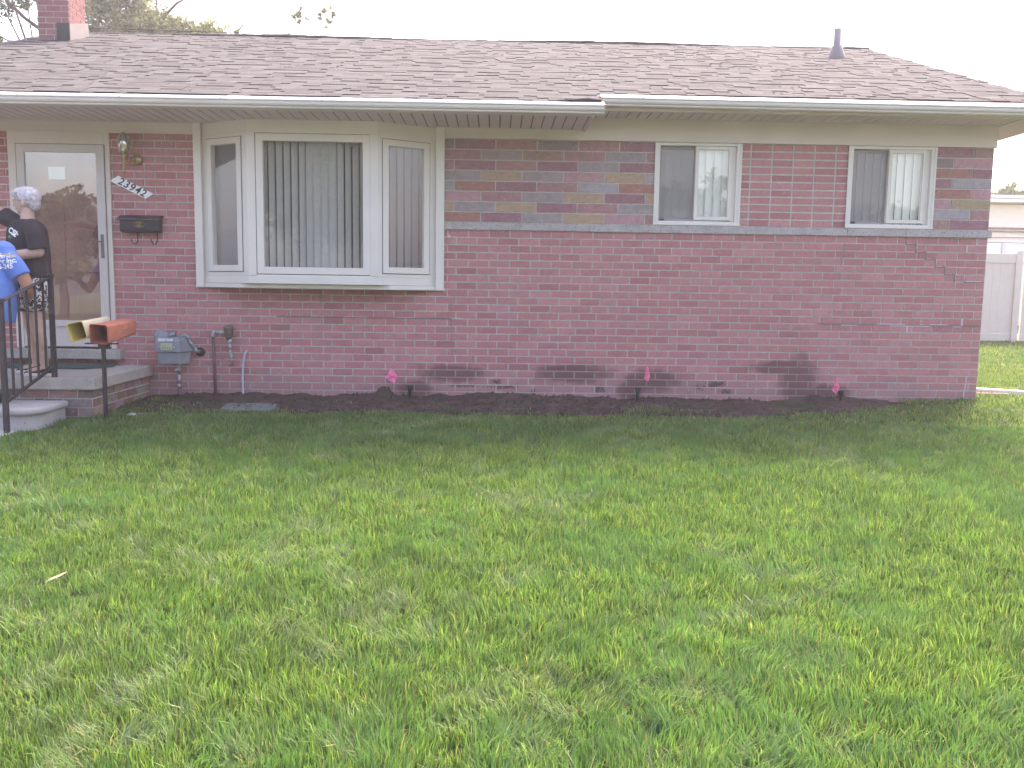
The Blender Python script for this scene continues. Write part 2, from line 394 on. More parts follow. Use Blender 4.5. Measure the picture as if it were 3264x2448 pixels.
# ------------------------------------------------------------------ ground sheets
def axis(a, b, fine0, fine1, step, growth=1.35):
    v = list(np.arange(fine0, fine1 + step / 2, step)); s = step
    while v[-1] < b: s *= growth; v.append(v[-1] + s)
    s = step
    while v[0] > a: s *= growth; v.insert(0, v[0] - s)
    return np.array(v)
gx = axis(-95, 95, -14, 10, .12); gy = axis(-85, 100, -8.5, 9, .12)
X, Y = np.meshgrid(gx, gy); Z = gz(X, Y) + (.02 * (vnoise(X, Y, .5, 3) - .5) + .01 * (vnoise(X, Y, .17, 4) - .5)) * (np.abs(X) < 20)
Z = Z - .03 * ((X < -8.75) & (Y > -1.4) & (Y < 8)) - .12 * ((Y > -.02) & (Y < 8.8) & (X < -.02) & (X > -11.6))
nx, ny = len(gx), len(gy)
idx = np.arange(nx * ny).reshape(ny, nx)
F = np.stack([idx[:-1, :-1], idx[:-1, 1:], idx[1:, 1:], idx[1:, :-1]], -1).reshape(-1)
lawn = np_mesh('lawn', np.stack([X, Y, Z], -1).reshape(-1, 3), F, np.full((nx - 1) * (ny - 1), 4), None, M_LAWN, smooth=True)
tag(lawn, kind='structure')

# soil bed along the wall, heaped against the brick in places
def bed_front(x):
    return -.93 - .07 * (vnoise(x, x * 0, .35, 21) - .5) * 2 + .55 * np.clip((x + 2.6) / 1.6, 0, 1)
def soil_h(x, y):
    h = .005 + 0 * x
    h = h + .10 * np.exp(-((x + 6.32) / .11) ** 2 - ((y + .10) / .12) ** 2)
    h = h + .05 * np.exp(-((x + 4.95) / .45) ** 2 - ((y + .1) / .25) ** 2) + .03 * np.exp(-((x + 1.6) / .3) ** 2 - ((y + .1) / .2) ** 2)
    h = h + .03 * np.exp(-((x + 4.9) / .3) ** 2 - ((y + .42) / .1) ** 2)
    h = h - .03 * np.exp(-((x + 8.5) / .3) ** 2 - ((y + .1) / .4) ** 2)
    return h + .035 * (vnoise(x, y, .16, 5) - .5) + .02 * (vnoise(x, y, .06, 6) - .5) + .012 * (vnoise(x, y, .025, 8) - .5)
xs = np.arange(-8.74, -.85, .018); ts = np.linspace(0, 1, 46)
Xs, Ts = np.meshgrid(xs, ts); Ys = bed_front(Xs) * Ts + .01 * (1 - Ts)
edge = np.clip((1 - Ts) * 6, 0, 1) * np.clip((-.85 - Xs) * 4, 0, 1)
Zs = gz(Xs, Ys) + soil_h(Xs, Ys) * edge + .006 - .05 * (1 - edge)
idx = np.arange(Xs.size).reshape(Xs.shape); F = np.stack([idx[:-1, :-1], idx[:-1, 1:], idx[1:, 1:], idx[1:, :-1]], -1).reshape(-1)
tag(np_mesh('soil_bed', np.stack([Xs, Ys, Zs], -1).reshape(-1, 3), F, np.full((len(xs) - 1) * (len(ts) - 1), 4), None, M_SOIL, smooth=True), kind='structure')
# clods and crumbs on the bed
n_ = 5200; cx = rng.uniform(-8.6, -1.2, n_); cy = -rng.random(n_) ** .8 * .95
ok = cy > bed_front(cx) - .05; cx, cy = cx[ok], cy[ok]; cs = .004 + .018 * rng.random(len(cx)) ** 4
mb = MB()
V = []; Fc = []
base = np.array([(1, 0, 0), (-1, 0, 0), (0, 1, 0), (0, -1, 0), (0, 0, 1), (0, 0, -1)], float)
tri = np.array([(0, 2, 4), (2, 1, 4), (1, 3, 4), (3, 0, 4), (2, 0, 5), (1, 2, 5), (3, 1, 5), (0, 3, 5)])
jit = base[None] * cs[:, None, None] * rng.uniform(.6, 1.4, (len(cx), 6, 3)); cz = gz(cx, cy) + soil_h(cx, cy) * np.clip((1 - cy / bed_front(cx)) * 6, 0, 1) + .008
Vc = jit + np.stack([cx, cy, cz], -1)[:, None]
Fc = (tri[None] + (np.arange(len(cx)) * 6)[:, None, None]).reshape(-1)
tag(np_mesh('soil_crumbs', Vc.reshape(-1, 3), Fc, np.full(len(cx) * 8, 3), None, M_SOIL), 'loose dark soil crumbs scattered over the bed below the brick wall', 'soil', kind='stuff')

# path
mb = MB()
mb.box(-10.6, -9.125, -7.9, -1.45, -.5, 0)
pth = mb.build('path', M_CONCW)
for v in pth.data.vertices:
    if v.co.z > -.4: v.co.z = float(gz(v.co.x, v.co.y)) + .012
tag(pth, kind='structure')

mb = MB(); mb.box(-90, 90, -26, -18, -.62, float(gz(0, -22)) + .01); tag(mb.build('road', mat('asphalt', (.09, .088, .09), .95, var=.2, vscale=3)), kind='structure')
# ------------------------------------------------------------------ house
house = thing('brick_house', (-5.8, 4, 0), 'single storey pink brick house with grey brown shingled roof and white bay window', 'house')
C_, BX = .077, .216; ZB = 1.75          # course height, brick pitch, underside of the stone band
PINKS = [(.45, .198, .203), (.435, .185, .192), (.46, .21, .214), (.415, .172, .18), (.445, .195, .194), (.45, .215, .22)]
def brickcol():
    c = random.choice(PINKS); k = random.uniform(.91, 1.08) * (.88 if random.random() < .06 else 1); return tuple(a * k for a in c)
OPEN = [(-8.255, -5.715, 1.135, 2.8), (-3.52, -2.655, 1.83, 2.7), (-1.51, -.625, 1.83, 2.7), (-10.08, -9.14, .36, 2.7)]
def cut(x0, x1, z0, z1, mn=.02):
    segs = [(x0, x1)]
    for a, b, c, d in OPEN:
        if z1 <= c + .015 or z0 >= d - .015: continue
        out = []
        for s, e in segs:
            if e <= a or s >= b: out.append((s, e)); continue
            if s < a: out.append((s, a))
            if e > b: out.append((b, e))
        segs = out
    return [(s, e) for s, e in segs if e - s > mn]
wall = MB()
mj = .0064
def brick(x0, x1, z0, z1, col, depth=.006, mi=0):
    wall.cur = col; d = depth + random.uniform(-.0012, .0012)
    for s, e in cut(x0, x1, z0, z1): wall.box(s + mj, e - mj, -d, .01, z0 + mj, z1 - mj, mi, back=False)
WL = -11.6
short_n = [15, 16, 15, 16, 16, 17, 17, 18, 17, 18, 18, 19, 19, 20, 19, 20, 20, 21, 21, 22, 21, 22, 22, 23, 23]
for k in range(25):                                # courses below the band
    z1 = ZB - k * C_; z0 = z1 - C_
    x = 0.0; i = 0
    while x > WL:
        wdt = BX
        if k % 2 == 0 and i == 0: wdt = BX * .42
        if i == short_n[k] + (1 if k % 2 == 0 else 0): wdt = BX * .83
        brick(max(x - wdt, WL), x, z0, z1, brickcol()); x -= wdt; i += 1
for k in range(12):                                # left part above the band level
    z0 = ZB + k * C_; x = -8.13 - (0 if k % 2 else BX / 2)
    while x > WL:
        brick(max(x - BX, WL), min(x, -8.2), z0, z0 + C_, brickcol()); x -= BX
# stacked bond between the two small windows
mj = .0082
hs = (2.672 - 1.83) / 11
for k in range(11):
    xe = [-2.66, -2.54, -2.318, -2.096, -1.874, -1.652, -1.505]
    for a, b in zip(xe, xe[1:]): brick(a, b, 1.83 + k * hs, 1.83 + (k + 1) * hs, brickcol())
mj = .0064
# split-face accent blocks, colours read row by row from the photograph
mau = (.30, .145, .175); dgm = (.26, .195, .21); ros = (.37, .195, .195); gry = (.33, .275, .285); tan = (.42, .30, .20); psp = (.45, .25, .28); rst = (.36, .17, .14); gsp = (.37, .33, .35); oli = (.36, .285, .17); dgr = (.22, .185, .185); tnr = (.33, .205, .17)
ROWS = [[dgm, mau, ros, dgm, ros, mau], [ros, gry, tnr, ros, gry, ros], [ros, mau, ros, mau, gry, mau], [gry, tan, gry, psp, tan, gsp], [gsp, rst, mau, ros, gsp, rst], [psp, ros, gry, tan, mau, tan], [tan, gry, tan, mau, ros, gry], [rst, mau, gry, tan, psp, tnr]]
ha = (2.672 - 1.83) / 8
for r, row in enumerate(ROWS):
    z1 = 2.672 - r * ha
    ed = [-5.71, -5.605, -5.18, -4.755, -4.33, -3.905, -3.5] if r % 2 == 0 else [-5.71, -5.33, -4.905, -4.48, -4.05, -3.625, -3.5]
    for i, c in enumerate(row): brick(ed[i], min(ed[i + 1], -3.52), z1 - ha, z1, tuple(a * .9 + b_ * .1 for a, b_ in zip(c, (.36, .245, .25))), .008, 2)
RR = [[mau, tnr], [dgr, psp], [rst, mau], [mau, gsp], [rst, psp], [psp, oli], [gsp, ros], [tnr, mau]]
for r, row in enumerate(RR):
    z1 = 2.672 - r * ha; m_ = -.21 if r % 2 == 0 else -.42
    mut = lambda c: tuple(a * .9 + b_ * .1 for a, b_ in zip(c, (.36, .245, .25)))
    brick(-.62, m_, z1 - ha, z1, mut(row[0]), .008, 2); brick(m_, 0, z1 - ha, z1, mut(row[1]), .008, 2)
# backing / mortar bed around the openings
def slabs(x0, x1, z0, z1):
    zz = sorted({z0, z1, *[min(max(o[2], z0), z1) for o in OPEN], *[min(max(o[3], z0), z1) for o in OPEN]})
    for a, b in zip(zz, zz[1:]):
        segs = [(x0, x1)]
        for o in OPEN:
            if b <= o[2] + 1e-4 or a >= o[3] - 1e-4: continue
            segs = [q for s, e in segs for q in ([(s, e)] if e <= o[0] or s >= o[1] else [(s, min(e, o[0])), (max(s, o[1]), e)])]
        for s, e in segs:
            if e - s > .001: wall.box(s, e, 0, .2, a, b, 1)
wall.cur = (1, 1, 1); slabs(WL, 0, -.3, 2.98)
# repointed crack: stepped dark joint at the right, long dark joint and lime streaks
def zj(k): return ZB - k * C_
def streak(x0, x1, z0, z1, mi, d=.0078): wall.box(x0, x1, -d, .0, z0, z1, mi)
xc = -.865
for k in range(0, 6):
    streak(xc - .006, xc + .006, zj(k + 1), zj(k), 3)
    if k % 2: streak(xc + .008, xc + .012, zj(k + 1) + .03, zj(k) - .012, 4, .0085)
    if k < 5: streak(xc, xc + .108, zj(k + 1) - .006, zj(k + 1) + .006, 3); streak(xc + .012, xc + .07, zj(k + 1) + .006, zj(k + 1) + .009, 4, .0085)
    xc += .108
streak(-.22, -.01, zj(6) - .006, zj(6) + .006, 3); streak(-.2, -.03, zj(6) + .006, zj(6) + .012, 4, .0085)
streak(-1.75, -.01, zj(12) - .006, zj(12) + .0055, 3)
for a, b in ((-1.5, -1.33), (-1.12, -.82), (-.66, -.62), (-.55, -.36), (-.98, -.55), (-.3, -.22)):
    o_ = random.choice((.006, -.012)); streak(a, b, zj(12) + o_, zj(12) + o_ + .006, 4, .0085)
streak(-.80, -.79, zj(13), zj(12), 4, .0085); streak(-.215, -.205, zj(12), zj(11), 4, .0085)
streak(-7.45, -5.63, zj(12) - .006, zj(12) + .005, 3)
for a, b in ((-7.1, -6.95), (-6.75, -6.5), (-6.2, -6.02), (-5.63, -5.5)): streak(a, b, zj(12) + .005, zj(12) + .0085, 4, .0085)
streak(-5.635, -5.623, zj(11), zj(10), 3); streak(-5.63, -5.62, zj(13), zj(12), 3); streak(-5.625, -5.615, zj(15), zj(14), 3); streak(-5.62, -5.61, zj(17), zj(16), 3); streak(-5.4, -5.392, zj(18), zj(17), 3)
streak(-7.0, -6.99, zj(10), zj(9), 3)
for k, xx in ((19, -.122), (20, -.128), (21, -.135)): streak(xx - .004, xx + .004, zj(k + 1) + .01, zj(k), 4, .0085)
streak(-.118, -.112, zj(1), zj(0), 4, .0085); streak(-.125, -.105, zj(1) + .006, zj(1) + .014, 4, .0085); streak(-.22, -.212, zj(2), zj(1), 4, .0085)
streak(-1.52, -1.508, zj(2), zj(1), 3); streak(-1.545, -1.535, zj(4), zj(3), 3); streak(-1.55, -1.54, zj(6), zj(5), 3)
streak(-5.67, -5.64, zj(1) - .005, zj(1) + .02, 4, .0085)
wall.build('front_wall', [M_BRICK, M_MORT, M_ACC, M_MORTD, M_LIME], house, recalc=False)
# other walls
sw = MB(); sw.cur = (.27, .105, .105)
sw.box(-.2, .002, .2, 8.7, -.3, 2.98); sw.prism([(.2, 2.98), (8.7, 2.98), (4.45, 4.7)], -.2, .002, axis='X')
sw.build('gable_wall', M_BRICK, house)
sw = MB(); sw.cur = (.27, .105, .105)
sw.box(WL, WL + .2, .2, 8.7, -.3, 2.98); sw.prism([(.2, 2.98), (8.7, 2.98), (4.45, 4.7)], WL, WL + .2, axis='X')
sw.build('gable_wall', M_BRICK, house)
sw = MB(); sw.cur = (.27, .105, .105); sw.box(WL, 0, 8.7, 8.9, -.3, 2.98); sw.build('rear_wall', M_BRICK, house)
mb = MB(); mb.box(WL + .2, -.2, .2, 8.7, .3, .4); mb.box(WL + .2, -.2, .2, 8.7, 2.72, 2.8); mb.box(WL + .2, -.2, 2.4, 2.5, .4, 2.72)
mb.box(-4.6, -4.5, .2, 2.4, .4, 2.72); mb.box(-2.3, -2.2, .2, 2.4, .4, 2.72)
mb.build('room_shell', M_ROOM, house)
# stone band
mb = MB(); xsb = [-5.712, -4.2, -2.75, -1.5, -.88, .028]
for a, b in zip(xsb, xsb[1:]): mb.box(a + .001, b - .001, -.028, .0, 1.748 + random.uniform(0, .003), 1.832)
mb.build('stone_band', M_STONE, house, bevel=.004)

# frieze boards under the soffit
mb = MB(); mb.box(-11.6, -8.26, -.03, 0, 2.672, 2.83); mb.box(-5.7, -4.27, -.03, 0, 2.672, 2.83); mb.box(-11.6, -8.26, -.042, -.03, 2.66, 2.674); mb.box(-5.7, .012, -.042, -.03, 2.672, 2.684)
mb.box(-4.27, .012, -.03, 0, 2.672, 2.93)
mb.build('frieze_board', M_TRIM, house, bevel=.002)
# soffits (grooved) : left part lower and deeper
mb = MB()
def soffit(x0, x1, y0, z, sp):
    x = x0
    while x < x1:
        e = min(x + sp, x1); mb.box(x, e - .014, y0, 0.0, z, z + .012, 0); mb.box(e - .014, e, y0, 0.0, z + .009, z + .02, 1); x = e
soffit(-11.75, -4.27, -.77, 2.775, .105); soffit(-4.27, .02, -.44, 2.893, .105)
mb.box(-4.285, -4.262, -.77, 0, 2.765, 2.95, 0)
mb.prism([(-.44, 2.890), (8.9, 2.890), (8.9, 2.91), (-.44, 2.91)], 0.022, .5, axis='X')
mb.build('soffit', [M_SOFF, M_SOFD], house)
mb = MB()
mb.box(-11.75, -4.28, -.80, -.77, 2.768, 2.9); mb.box(-4.27, .5, -.47, -.44, 2.886, 3.02)
mb.build('fascia', M_TRIM, house, bevel=.002)
# gutters, ogee profile, with white leaf guard on top
def gutter(x0, x1, yb, zt, dz=0):
    g = MB()
    prof = [(0, 0), (-.118, 0), (-.122, -.012), (-.112, -.018), (-.112, -.048), (-.105, -.066), (-.09, -.076), (-.09, -.09), (-.084, -.1), (0, -.1)]
    g.prism([(yb + p, zt + q * .75) for p, q in prof], x0, x1, axis='X')
    g.prism([(yb - .119, zt + .002), (yb - .026, zt + .044), (yb - .026, zt + .040), (yb - .117, zt - .002)], x0 + .004, x1 - .004, 1, axis='X')
    g.prism([(yb, zt - .077), (yb - .1, zt - .077), (yb - .124, zt), (yb - .026, zt + .046), (yb, zt + .03)], x1, x1 + .003, axis='X')
    x = x0 + .4
    while x < x1: g.box(x, x + .006, yb - .1235, yb - .12, zt - .006, zt + .004, 2); x += .92
    o = g.build('gutter', [M_GUT, M_WHITE, M_GAP], house)
    if dz: 
        for v in o.data.vertices: v.co.z += dz * (v.co.x - x0) / (x1 - x0)
    return o
gutter(-11.78, -4.18, -.80, 2.838, .01); gutter(-4.18, .55, -.47, 2.99, -.02)

# shingled roof
SL = .373; YE, ZE, YR = -.83, 2.885, 4.45
def rz(y): return ZE + (y - YE) * SL if y <= YR else ZE + (2 * YR - y - YE) * SL
roof = MB()
SH = [(.104, .099, .098), (.112, .107, .106), (.097, .091, .091), (.12, .115, .114), (.106, .10, .10), (.089, .083, .084)]
nrm = Vector((0, -SL, 1)).normalized(); dwn = Vector((0, -1, -SL)).normalized()
exp_ = .128; L = (YR - YE) * math.sqrt(1 + SL * SL); ncs = int(L / exp_)
for k in range(ncs + 1):
    s0 = k * exp_; s1 = min(s0 + exp_ - .001, L)
    yb = YE + s0 / math.sqrt(1 + SL * SL)
    xr = .42 + .015 * math.sin(k * 1.7); xl = -11.75
    xcut = -4.2 if yb < -.47 else xr
    x = xl + random.uniform(0, .2)
    roof.cur = SH[0]
    px = xl
    while px < xcut:
        wd = random.choice((.09, .12, .15, .19, .25)) * random.uniform(.9, 1.1); e = min(px + wd, xcut)
        th = random.choice((.0065, .007, .0125, .013, .0135))
        c = random.choice(SH); f = random.uniform(.93, 1.07); roof.cur = tuple(a * f for a in c)
        def P(x_, s, t):
            q = Vector((0, YE, ZE)) - dwn * s + nrm * (t + .0008 * (k % 2)); return (x_, q.y, q.z)
        b_ = len(roof.v); j0 = random.uniform(-.004, .004)
        roof.v += [P(px, s0 + j0, th), P(e - .0015, s0 + j0, th), P(e - .0015, s1, th), P(px, s1, th), P(px, s0 + j0, -.001), P(e - .0015, s0 + j0, -.001), P(e - .0015, s1, -.001), P(px, s1, -.001)]
        roof.face([b_, b_ + 1, b_ + 2, b_ + 3]); roof.face([b_ + 1, b_ + 5, b_ + 6, b_ + 2]); roof.face([b_ + 3, b_ + 7, b_ + 4, b_])
        roof.cur = (.03, .024, .026); roof.face([b_ + 4, b_ + 5, b_ + 1, b_])  # butt edges coloured near black, painting in the shadow line of each course
        px = e
# deck below and rear slope
roof.cur = (.2, .15, .15)
roof.prism([(YE + .0, ZE - .02), (YE, ZE - .001), (YR, rz(YR) - .001), (YR, rz(YR) - .02)], -11.75, -4.2, axis='X')
roof.prism([(-.47, rz(-.47) - .02), (-.47, rz(-.47) - .001), (YR, rz(YR) - .001), (YR, rz(YR) - .02)], -4.2, .42, axis='X')
roof.prism([(YR, rz(YR) - .02), (YR, rz(YR) + .004), (9.6, rz(9.6) + .004), (9.6, rz(9.6) - .02)], -11.75, .42, axis='X')
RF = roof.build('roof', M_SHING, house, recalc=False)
# raised shingle curl where the lower eave ends
mb = MB(); mb.cur = (.2, .18, .18)
mb.prism([(-4.62, 2.902), (-4.33, 2.925), (-4.20, 2.912), (-4.20, 2.904), (-4.33, 2.915), (-4.62, 2.895)], -.84, -.6); mb.build('shingle_flap', M_SHING, RF)
# ridge caps
mb = MB(); x = -11.75
while x < .42:
    mb.cur = random.choice(SH[:3]); e = min(x + .16, .42); t = random.uniform(.004, .012) + .012 * math.sin(x * 1.3)
    zr = rz(YR) + .012 + t
    mb.prism([(YR - .13, zr - .035 - .022), (YR - .13, zr - .035), (YR, zr + .006), (YR + .13, zr - .035), (YR + .13, zr - .057), (YR, zr - .02)], x, e + .015, axis='X'); x = e
mb.build('ridge_cap', M_SHING, RF)
# rake boards
for xx in (.42, -11.75):
    mb = MB()
    for s in (1, -1):
        a = (YR, rz(YR) - .02); b = (YE + .3, rz(YE + .3) - .02)
        pts = [a, b, (b[0], b[1] - .14), (a[0], a[1] - .14)]
        if s < 0: pts = [(2 * YR - p[0], p[1]) for p in pts]
        mb.prism(pts, xx - .012, xx + .012, axis='X')
    mb.build('rake_board', M_TRIM, house)

# chimney with brick faces
ch = MB()
CX0, CX1, CY0, CY1 = -11.47, -11.05, 3.3, 3.78
ch.cur = (1, 1, 1); ch.box(CX0, CX1, CY0, CY1, 4.2, 5.9, 1)
z = 4.2; k = 0
while z < 5.88:
    x = CX0 - (0 if k % 2 else BX / 2)
    while x < CX1:
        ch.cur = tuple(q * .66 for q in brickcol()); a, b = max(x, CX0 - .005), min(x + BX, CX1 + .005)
        if b - a > .02: ch.box(a + mj, b - mj, CY0 - .006, CY0 + .01, z + mj, z + C_ - mj)
        x += BX
    y = CY0 - (BX / 2 if k % 2 else 0)
    while y < CY1:
        ch.cur = tuple(q * .48 for q in brickcol()); a, b = max(y, CY0), min(y + BX, CY1)  # side bricks coloured darker to offset the sunlight on the right face
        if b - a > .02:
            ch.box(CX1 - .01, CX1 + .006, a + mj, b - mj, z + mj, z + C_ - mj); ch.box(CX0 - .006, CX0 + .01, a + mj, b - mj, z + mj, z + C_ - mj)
        y += BX
    z += C_; k += 1
ch.box(CX0 - .04, CX1 + .04, CY0 - .04, CY1 + .04, 5.88, 5.97, 2)
chim = ch.build('chimney', [M_BRICK, M_MORT, M_CONC], house, recalc=False)
mb = MB(); mb.prism([(CX1 - .16, rz(3.3) - .02), (CX1 + .02, rz(3.3) - .02), (CX1 + .012, rz(3.3) + .235), (CX1 - .155, rz(3.3) + .235)], 3.27, 3.292); mb.build('flashing', M_FLASH, chim)
mb = MB(); mb.prism([(3.27, rz(3.27)), (3.27, rz(3.27) + .235), (3.82, rz(3.8) + .2), (3.84, rz(3.84))], CX1 + .008, CX1 + .022, axis='X')
o = mb.build('flashing', M_FLASHG, chim); o['label'] = 'pale metal flashing sheet on chimney side'
# vent pipe and boot
mb = MB(); vb = Vector((-.49, 3.2, rz(3.2)))
mb.lathe(vb, [(.125, -.05), (.12, .0), (.095, .07), (.068, .15), (.057, .165), (.052, .17), (.052, .385), (.044, .385), (.044, .2)])
mb.build('vent_pipe', M_PIPEW, house, smooth=True)

# ------------------------------------------------------------------ small sliding windows
def slider(x0, x1, label):
    w_ = bpy.data.objects.new('window', None); w_.location = ((x0 + x1) / 2, 0, 1.83); COL.objects.link(w_); attach(w_, house)
    w_['label'] = label
    z0, z1 = 1.835, 2.672; f = MB()
    f.box(x0, x0 + .045, -.02, .08, z0, z1); f.box(x1 - .045, x1, -.02, .08, z0, z1); f.box(x0 + .045, x1 - .045, -.02, .08, z0, z0 + .04); f.box(x0 + .045, x1 - .045, -.018, .08, z1 - .03, z1)
    f.box(x0 - .012, x1 + .012, -.035, -.02, z0 - .004, z0 + .012)
    f.box(x0 - .01, x0 + .014, -.027, -.02, z0 + .012, z1); f.box(x1 - .014, x1 + .01, -.027, -.02, z0 + .012, z1)
    f.build('frame', M_BAYW, w_, bevel=.003)
    xm = (x0 + x1) / 2 - .01
    # right sash stands forward, left has the insect screen
    s = MB(); a, b, c, d = xm - .015, x1 - .085, z0 + .055, z1 - .03
    s.box(a, a + .035, .0, .035, c, d); s.box(b - .035, b, .0, .035, c, d); s.box(a + .035, b - .035, .0, .035, c, c + .035); s.box(a + .035, b - .035, .0, .035, d - .035, d)
    s.box(b, b + .04, .012, .05, c - .01, d)
    sa = s.build('sash', M_BAYW, w_, bevel=.002)
    g = MB(); g.box(a + .035, b - .035, .016, .020, c + .035, d - .035); g.build('pane', M_GLASS, sa)
    s = MB(); a2, b2 = x0 + .045, xm + .02
    s.box(a2, a2 + .025, .042, .07, c - .015, d); s.box(b2 - .035, b2, .042, .07, c - .015, d); s.box(a2 + .025, b2 - .035, .042, .07, c - .015, c + .01); s.box(a2 + .025, b2 - .035, .042, .07, d - .03, d)
    sb = s.build('sash', M_BAYW, w_, bevel=.002)
    g = MB(); g.box(a2 + .025, b2 - .035, .055, .059, c + .01, d - .03); g.build('pane', M_GLASS, sb)
    s = MB(); s.box(a2, xm - .018, .034, .036, c - .012, d); s.build('insect_screen', M_SCREEN, w_)
    s = MB(); s.box(a2 + .02, a2 + .07, .024, .034, c - .008, c + .008); s.build('latch', M_BLACK, w_)
    bl = MB(); x = x0 + .03
    while x < x1 - .05:
        Mx = Matrix.Translation((x + .05, .082, 0)) @ Matrix.Rotation(R(14), 4, 'Z'); bl.box(-.046, .046, -.001, .001, z0 + .03, z1 - .02, M=Mx); x += .085
    bl.box(x0 + .02, x1 - .02, .085, .13, z1 - .02, z1 + .02)
    bl.build('vertical_blind', M_BLIND, w_)
slider(-3.53, -2.645, 'left small sliding window beside the stacked brick panel')
slider(-1.52, -.615, 'right small sliding window near the house corner')

# ------------------------------------------------------------------ bay window
bay = bpy.data.objects.new('bay_window', None); bay.location = (-7, -.15, 1.13); COL.objects.link(bay); attach(bay, house)
PL, PR = (-8.19, 0.0), (-5.79, 0.0); FL, FR = (-7.645, -.31), (-6.345, -.31)
YF = -.31
def side_M(p, q):
    d = Vector((q[0] - p[0], q[1] - p[1], 0)).normalized(); nn = Vector((d.y, -d.x, 0))     # outward
    if nn.y > 0: nn = -nn
    return Matrix(((d.x, -nn.x, 0, p[0]), (d.y, -nn.y, 0, p[1]), (0, 0, 1, 0), (0, 0, 0, 1))), (Vector(q) - Vector(p)).length
mb = MB()
mb.box(-8.262, -8.185, -.05, 0, 1.12, 2.8); mb.box(-5.79, -5.705, -.05, 0, 1.12, 2.8)           # casings on the wall
pl = [PL, FL, FR, PR]
mb.prism([PL, FL, FR, PR], 2.655, 2.775, axis='Z'); mb.prism([PL, FL, FR, PR], 1.165, 1.245, axis='Z')
mb.prism([(-8.2, 0), (-8.2, -.02), (-7.75, -.25), (-6.24, -.25), (-5.78, -.02), (-5.78, 0)], 1.12, 1.163, axis='Z')
mb.box(-8.28, -5.69, -.012, 0, 1.112, 1.14)
mb.build('frame', M_BAYW, bay, bevel=.003)
for (cx_, ang) in ((-7.605, 0), (-6.385, 0)):
    mb = MB(); mb.prism([(cx_ - .045, YF + .0), (cx_ + .04, YF - .006), (cx_ + .04, YF + .05), (cx_ - .045, YF + .06)], 1.246, 2.654, axis='Z'); mb.build('mullion', M_BAYW, bay, bevel=.003)
def sash(Mx, a, b, c, d, st, y0=-.004, gap=True):
    s = MB(); s.box(a, a + st, y0, .05, c, d, M=Mx); s.box(b - st, b, y0, .05, c, d, M=Mx); s.box(a + st, b - st, y0, .05, c, c + st, M=Mx); s.box(a + st, b - st, y0, .05, d - st, d, M=Mx)
    o = s.build('sash', M_BAYW, bay, bevel=.003)
    g = MB(); g.box(a + st, b - st, .018, .024, c + st, d - st, M=Mx); g.build('pane', M_GLASSB, o)
    if gap:
        g = MB()
        for q in ((a - .006, a, c - .006, d + .006), (b, b + .006, c - .006, d + .006), (a, b, c - .006, c), (a, b, d, d + .006)): g.box(q[0], q[1], y0 + .006, .03, q[2], q[3], M=Mx)
        g.build('gasket', M_GAP, o)
    return o
Mc = Matrix.Translation((0, YF, 0))
sash(Mc, -7.558, -6.43, 1.262, 2.64, .07)
sl = MB(); sl.box(-7.565, -6.42, YF + .002, YF + .05, 1.244, 1.262); sl.build('frame_bead', M_BAYW, bay); sl = MB(); sl.box(-7.565, -6.42, YF + .002, YF + .05, 2.64, 2.656); sl.build('frame_bead', M_BAYW, bay)
for p, q, flip in ((PL, FL, 0), (FR, PR, 1)):
    Mx, L_ = side_M(p, q)
    a, b = (.075, L_ - .075) if not flip else (.045, L_ - .08)
    sash(Mx, a, b, 1.285, 2.61, .062, -.012)
    s = MB(); s.box(0.0, a - .007, 0, .05, 1.246, 2.654, M=Mx); s.box(b + .007, L_, 0, .05, 1.246, 2.654, M=Mx); s.box(a - .007, b + .007, 0, .05, 1.246, 1.278, M=Mx); s.box(a - .007, b + .007, 0, .05, 2.617, 2.654, M=Mx)
    s.build('jamb', M_BAYW, bay)
# vertical blinds inside the bay
bl = MB(); x = -7.54; i = 0
angs = [32, 34, 30, 34, 30, 28, 18, 16, 17, 20, 26, 38, 32, 30, 34, 34]
while x < -6.44:
    Mx = Matrix.Translation((x + .035, -.2, 0)) @ Matrix.Rotation(R(angs[min(i, 15)]), 4, 'Z')
    wd = .0325 if angs[min(i, 15)] > 20 else .039
    bl.box(-wd, wd, -.001, .001, 1.3, 2.6, M=Mx); x += .0765; i += 1
bl.build('vertical_blind', M_BLINDB, bay)
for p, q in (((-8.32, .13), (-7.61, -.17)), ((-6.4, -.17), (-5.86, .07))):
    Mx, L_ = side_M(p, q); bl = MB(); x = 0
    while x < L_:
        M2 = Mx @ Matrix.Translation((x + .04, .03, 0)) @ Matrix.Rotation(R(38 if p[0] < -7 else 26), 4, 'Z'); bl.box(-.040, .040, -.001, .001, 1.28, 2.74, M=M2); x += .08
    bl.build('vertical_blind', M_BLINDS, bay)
mb = MB(); mb.prism([(-8.15, .2), (-8.1, .0), (-7.6, -.25), (-6.4, -.25), (-5.86, 0), (-5.82, .2)], 1.25, 1.29, axis='Z'); mb.build('inner_sill', mat('inner_sill_paint', (.36, .30, .28), .45), bay)
mb = MB(); mb.box(-8.25, -5.72, 1.0, 1.02, 1.1, 2.72); mb.build('room_backdrop', M_ROOM, bay)

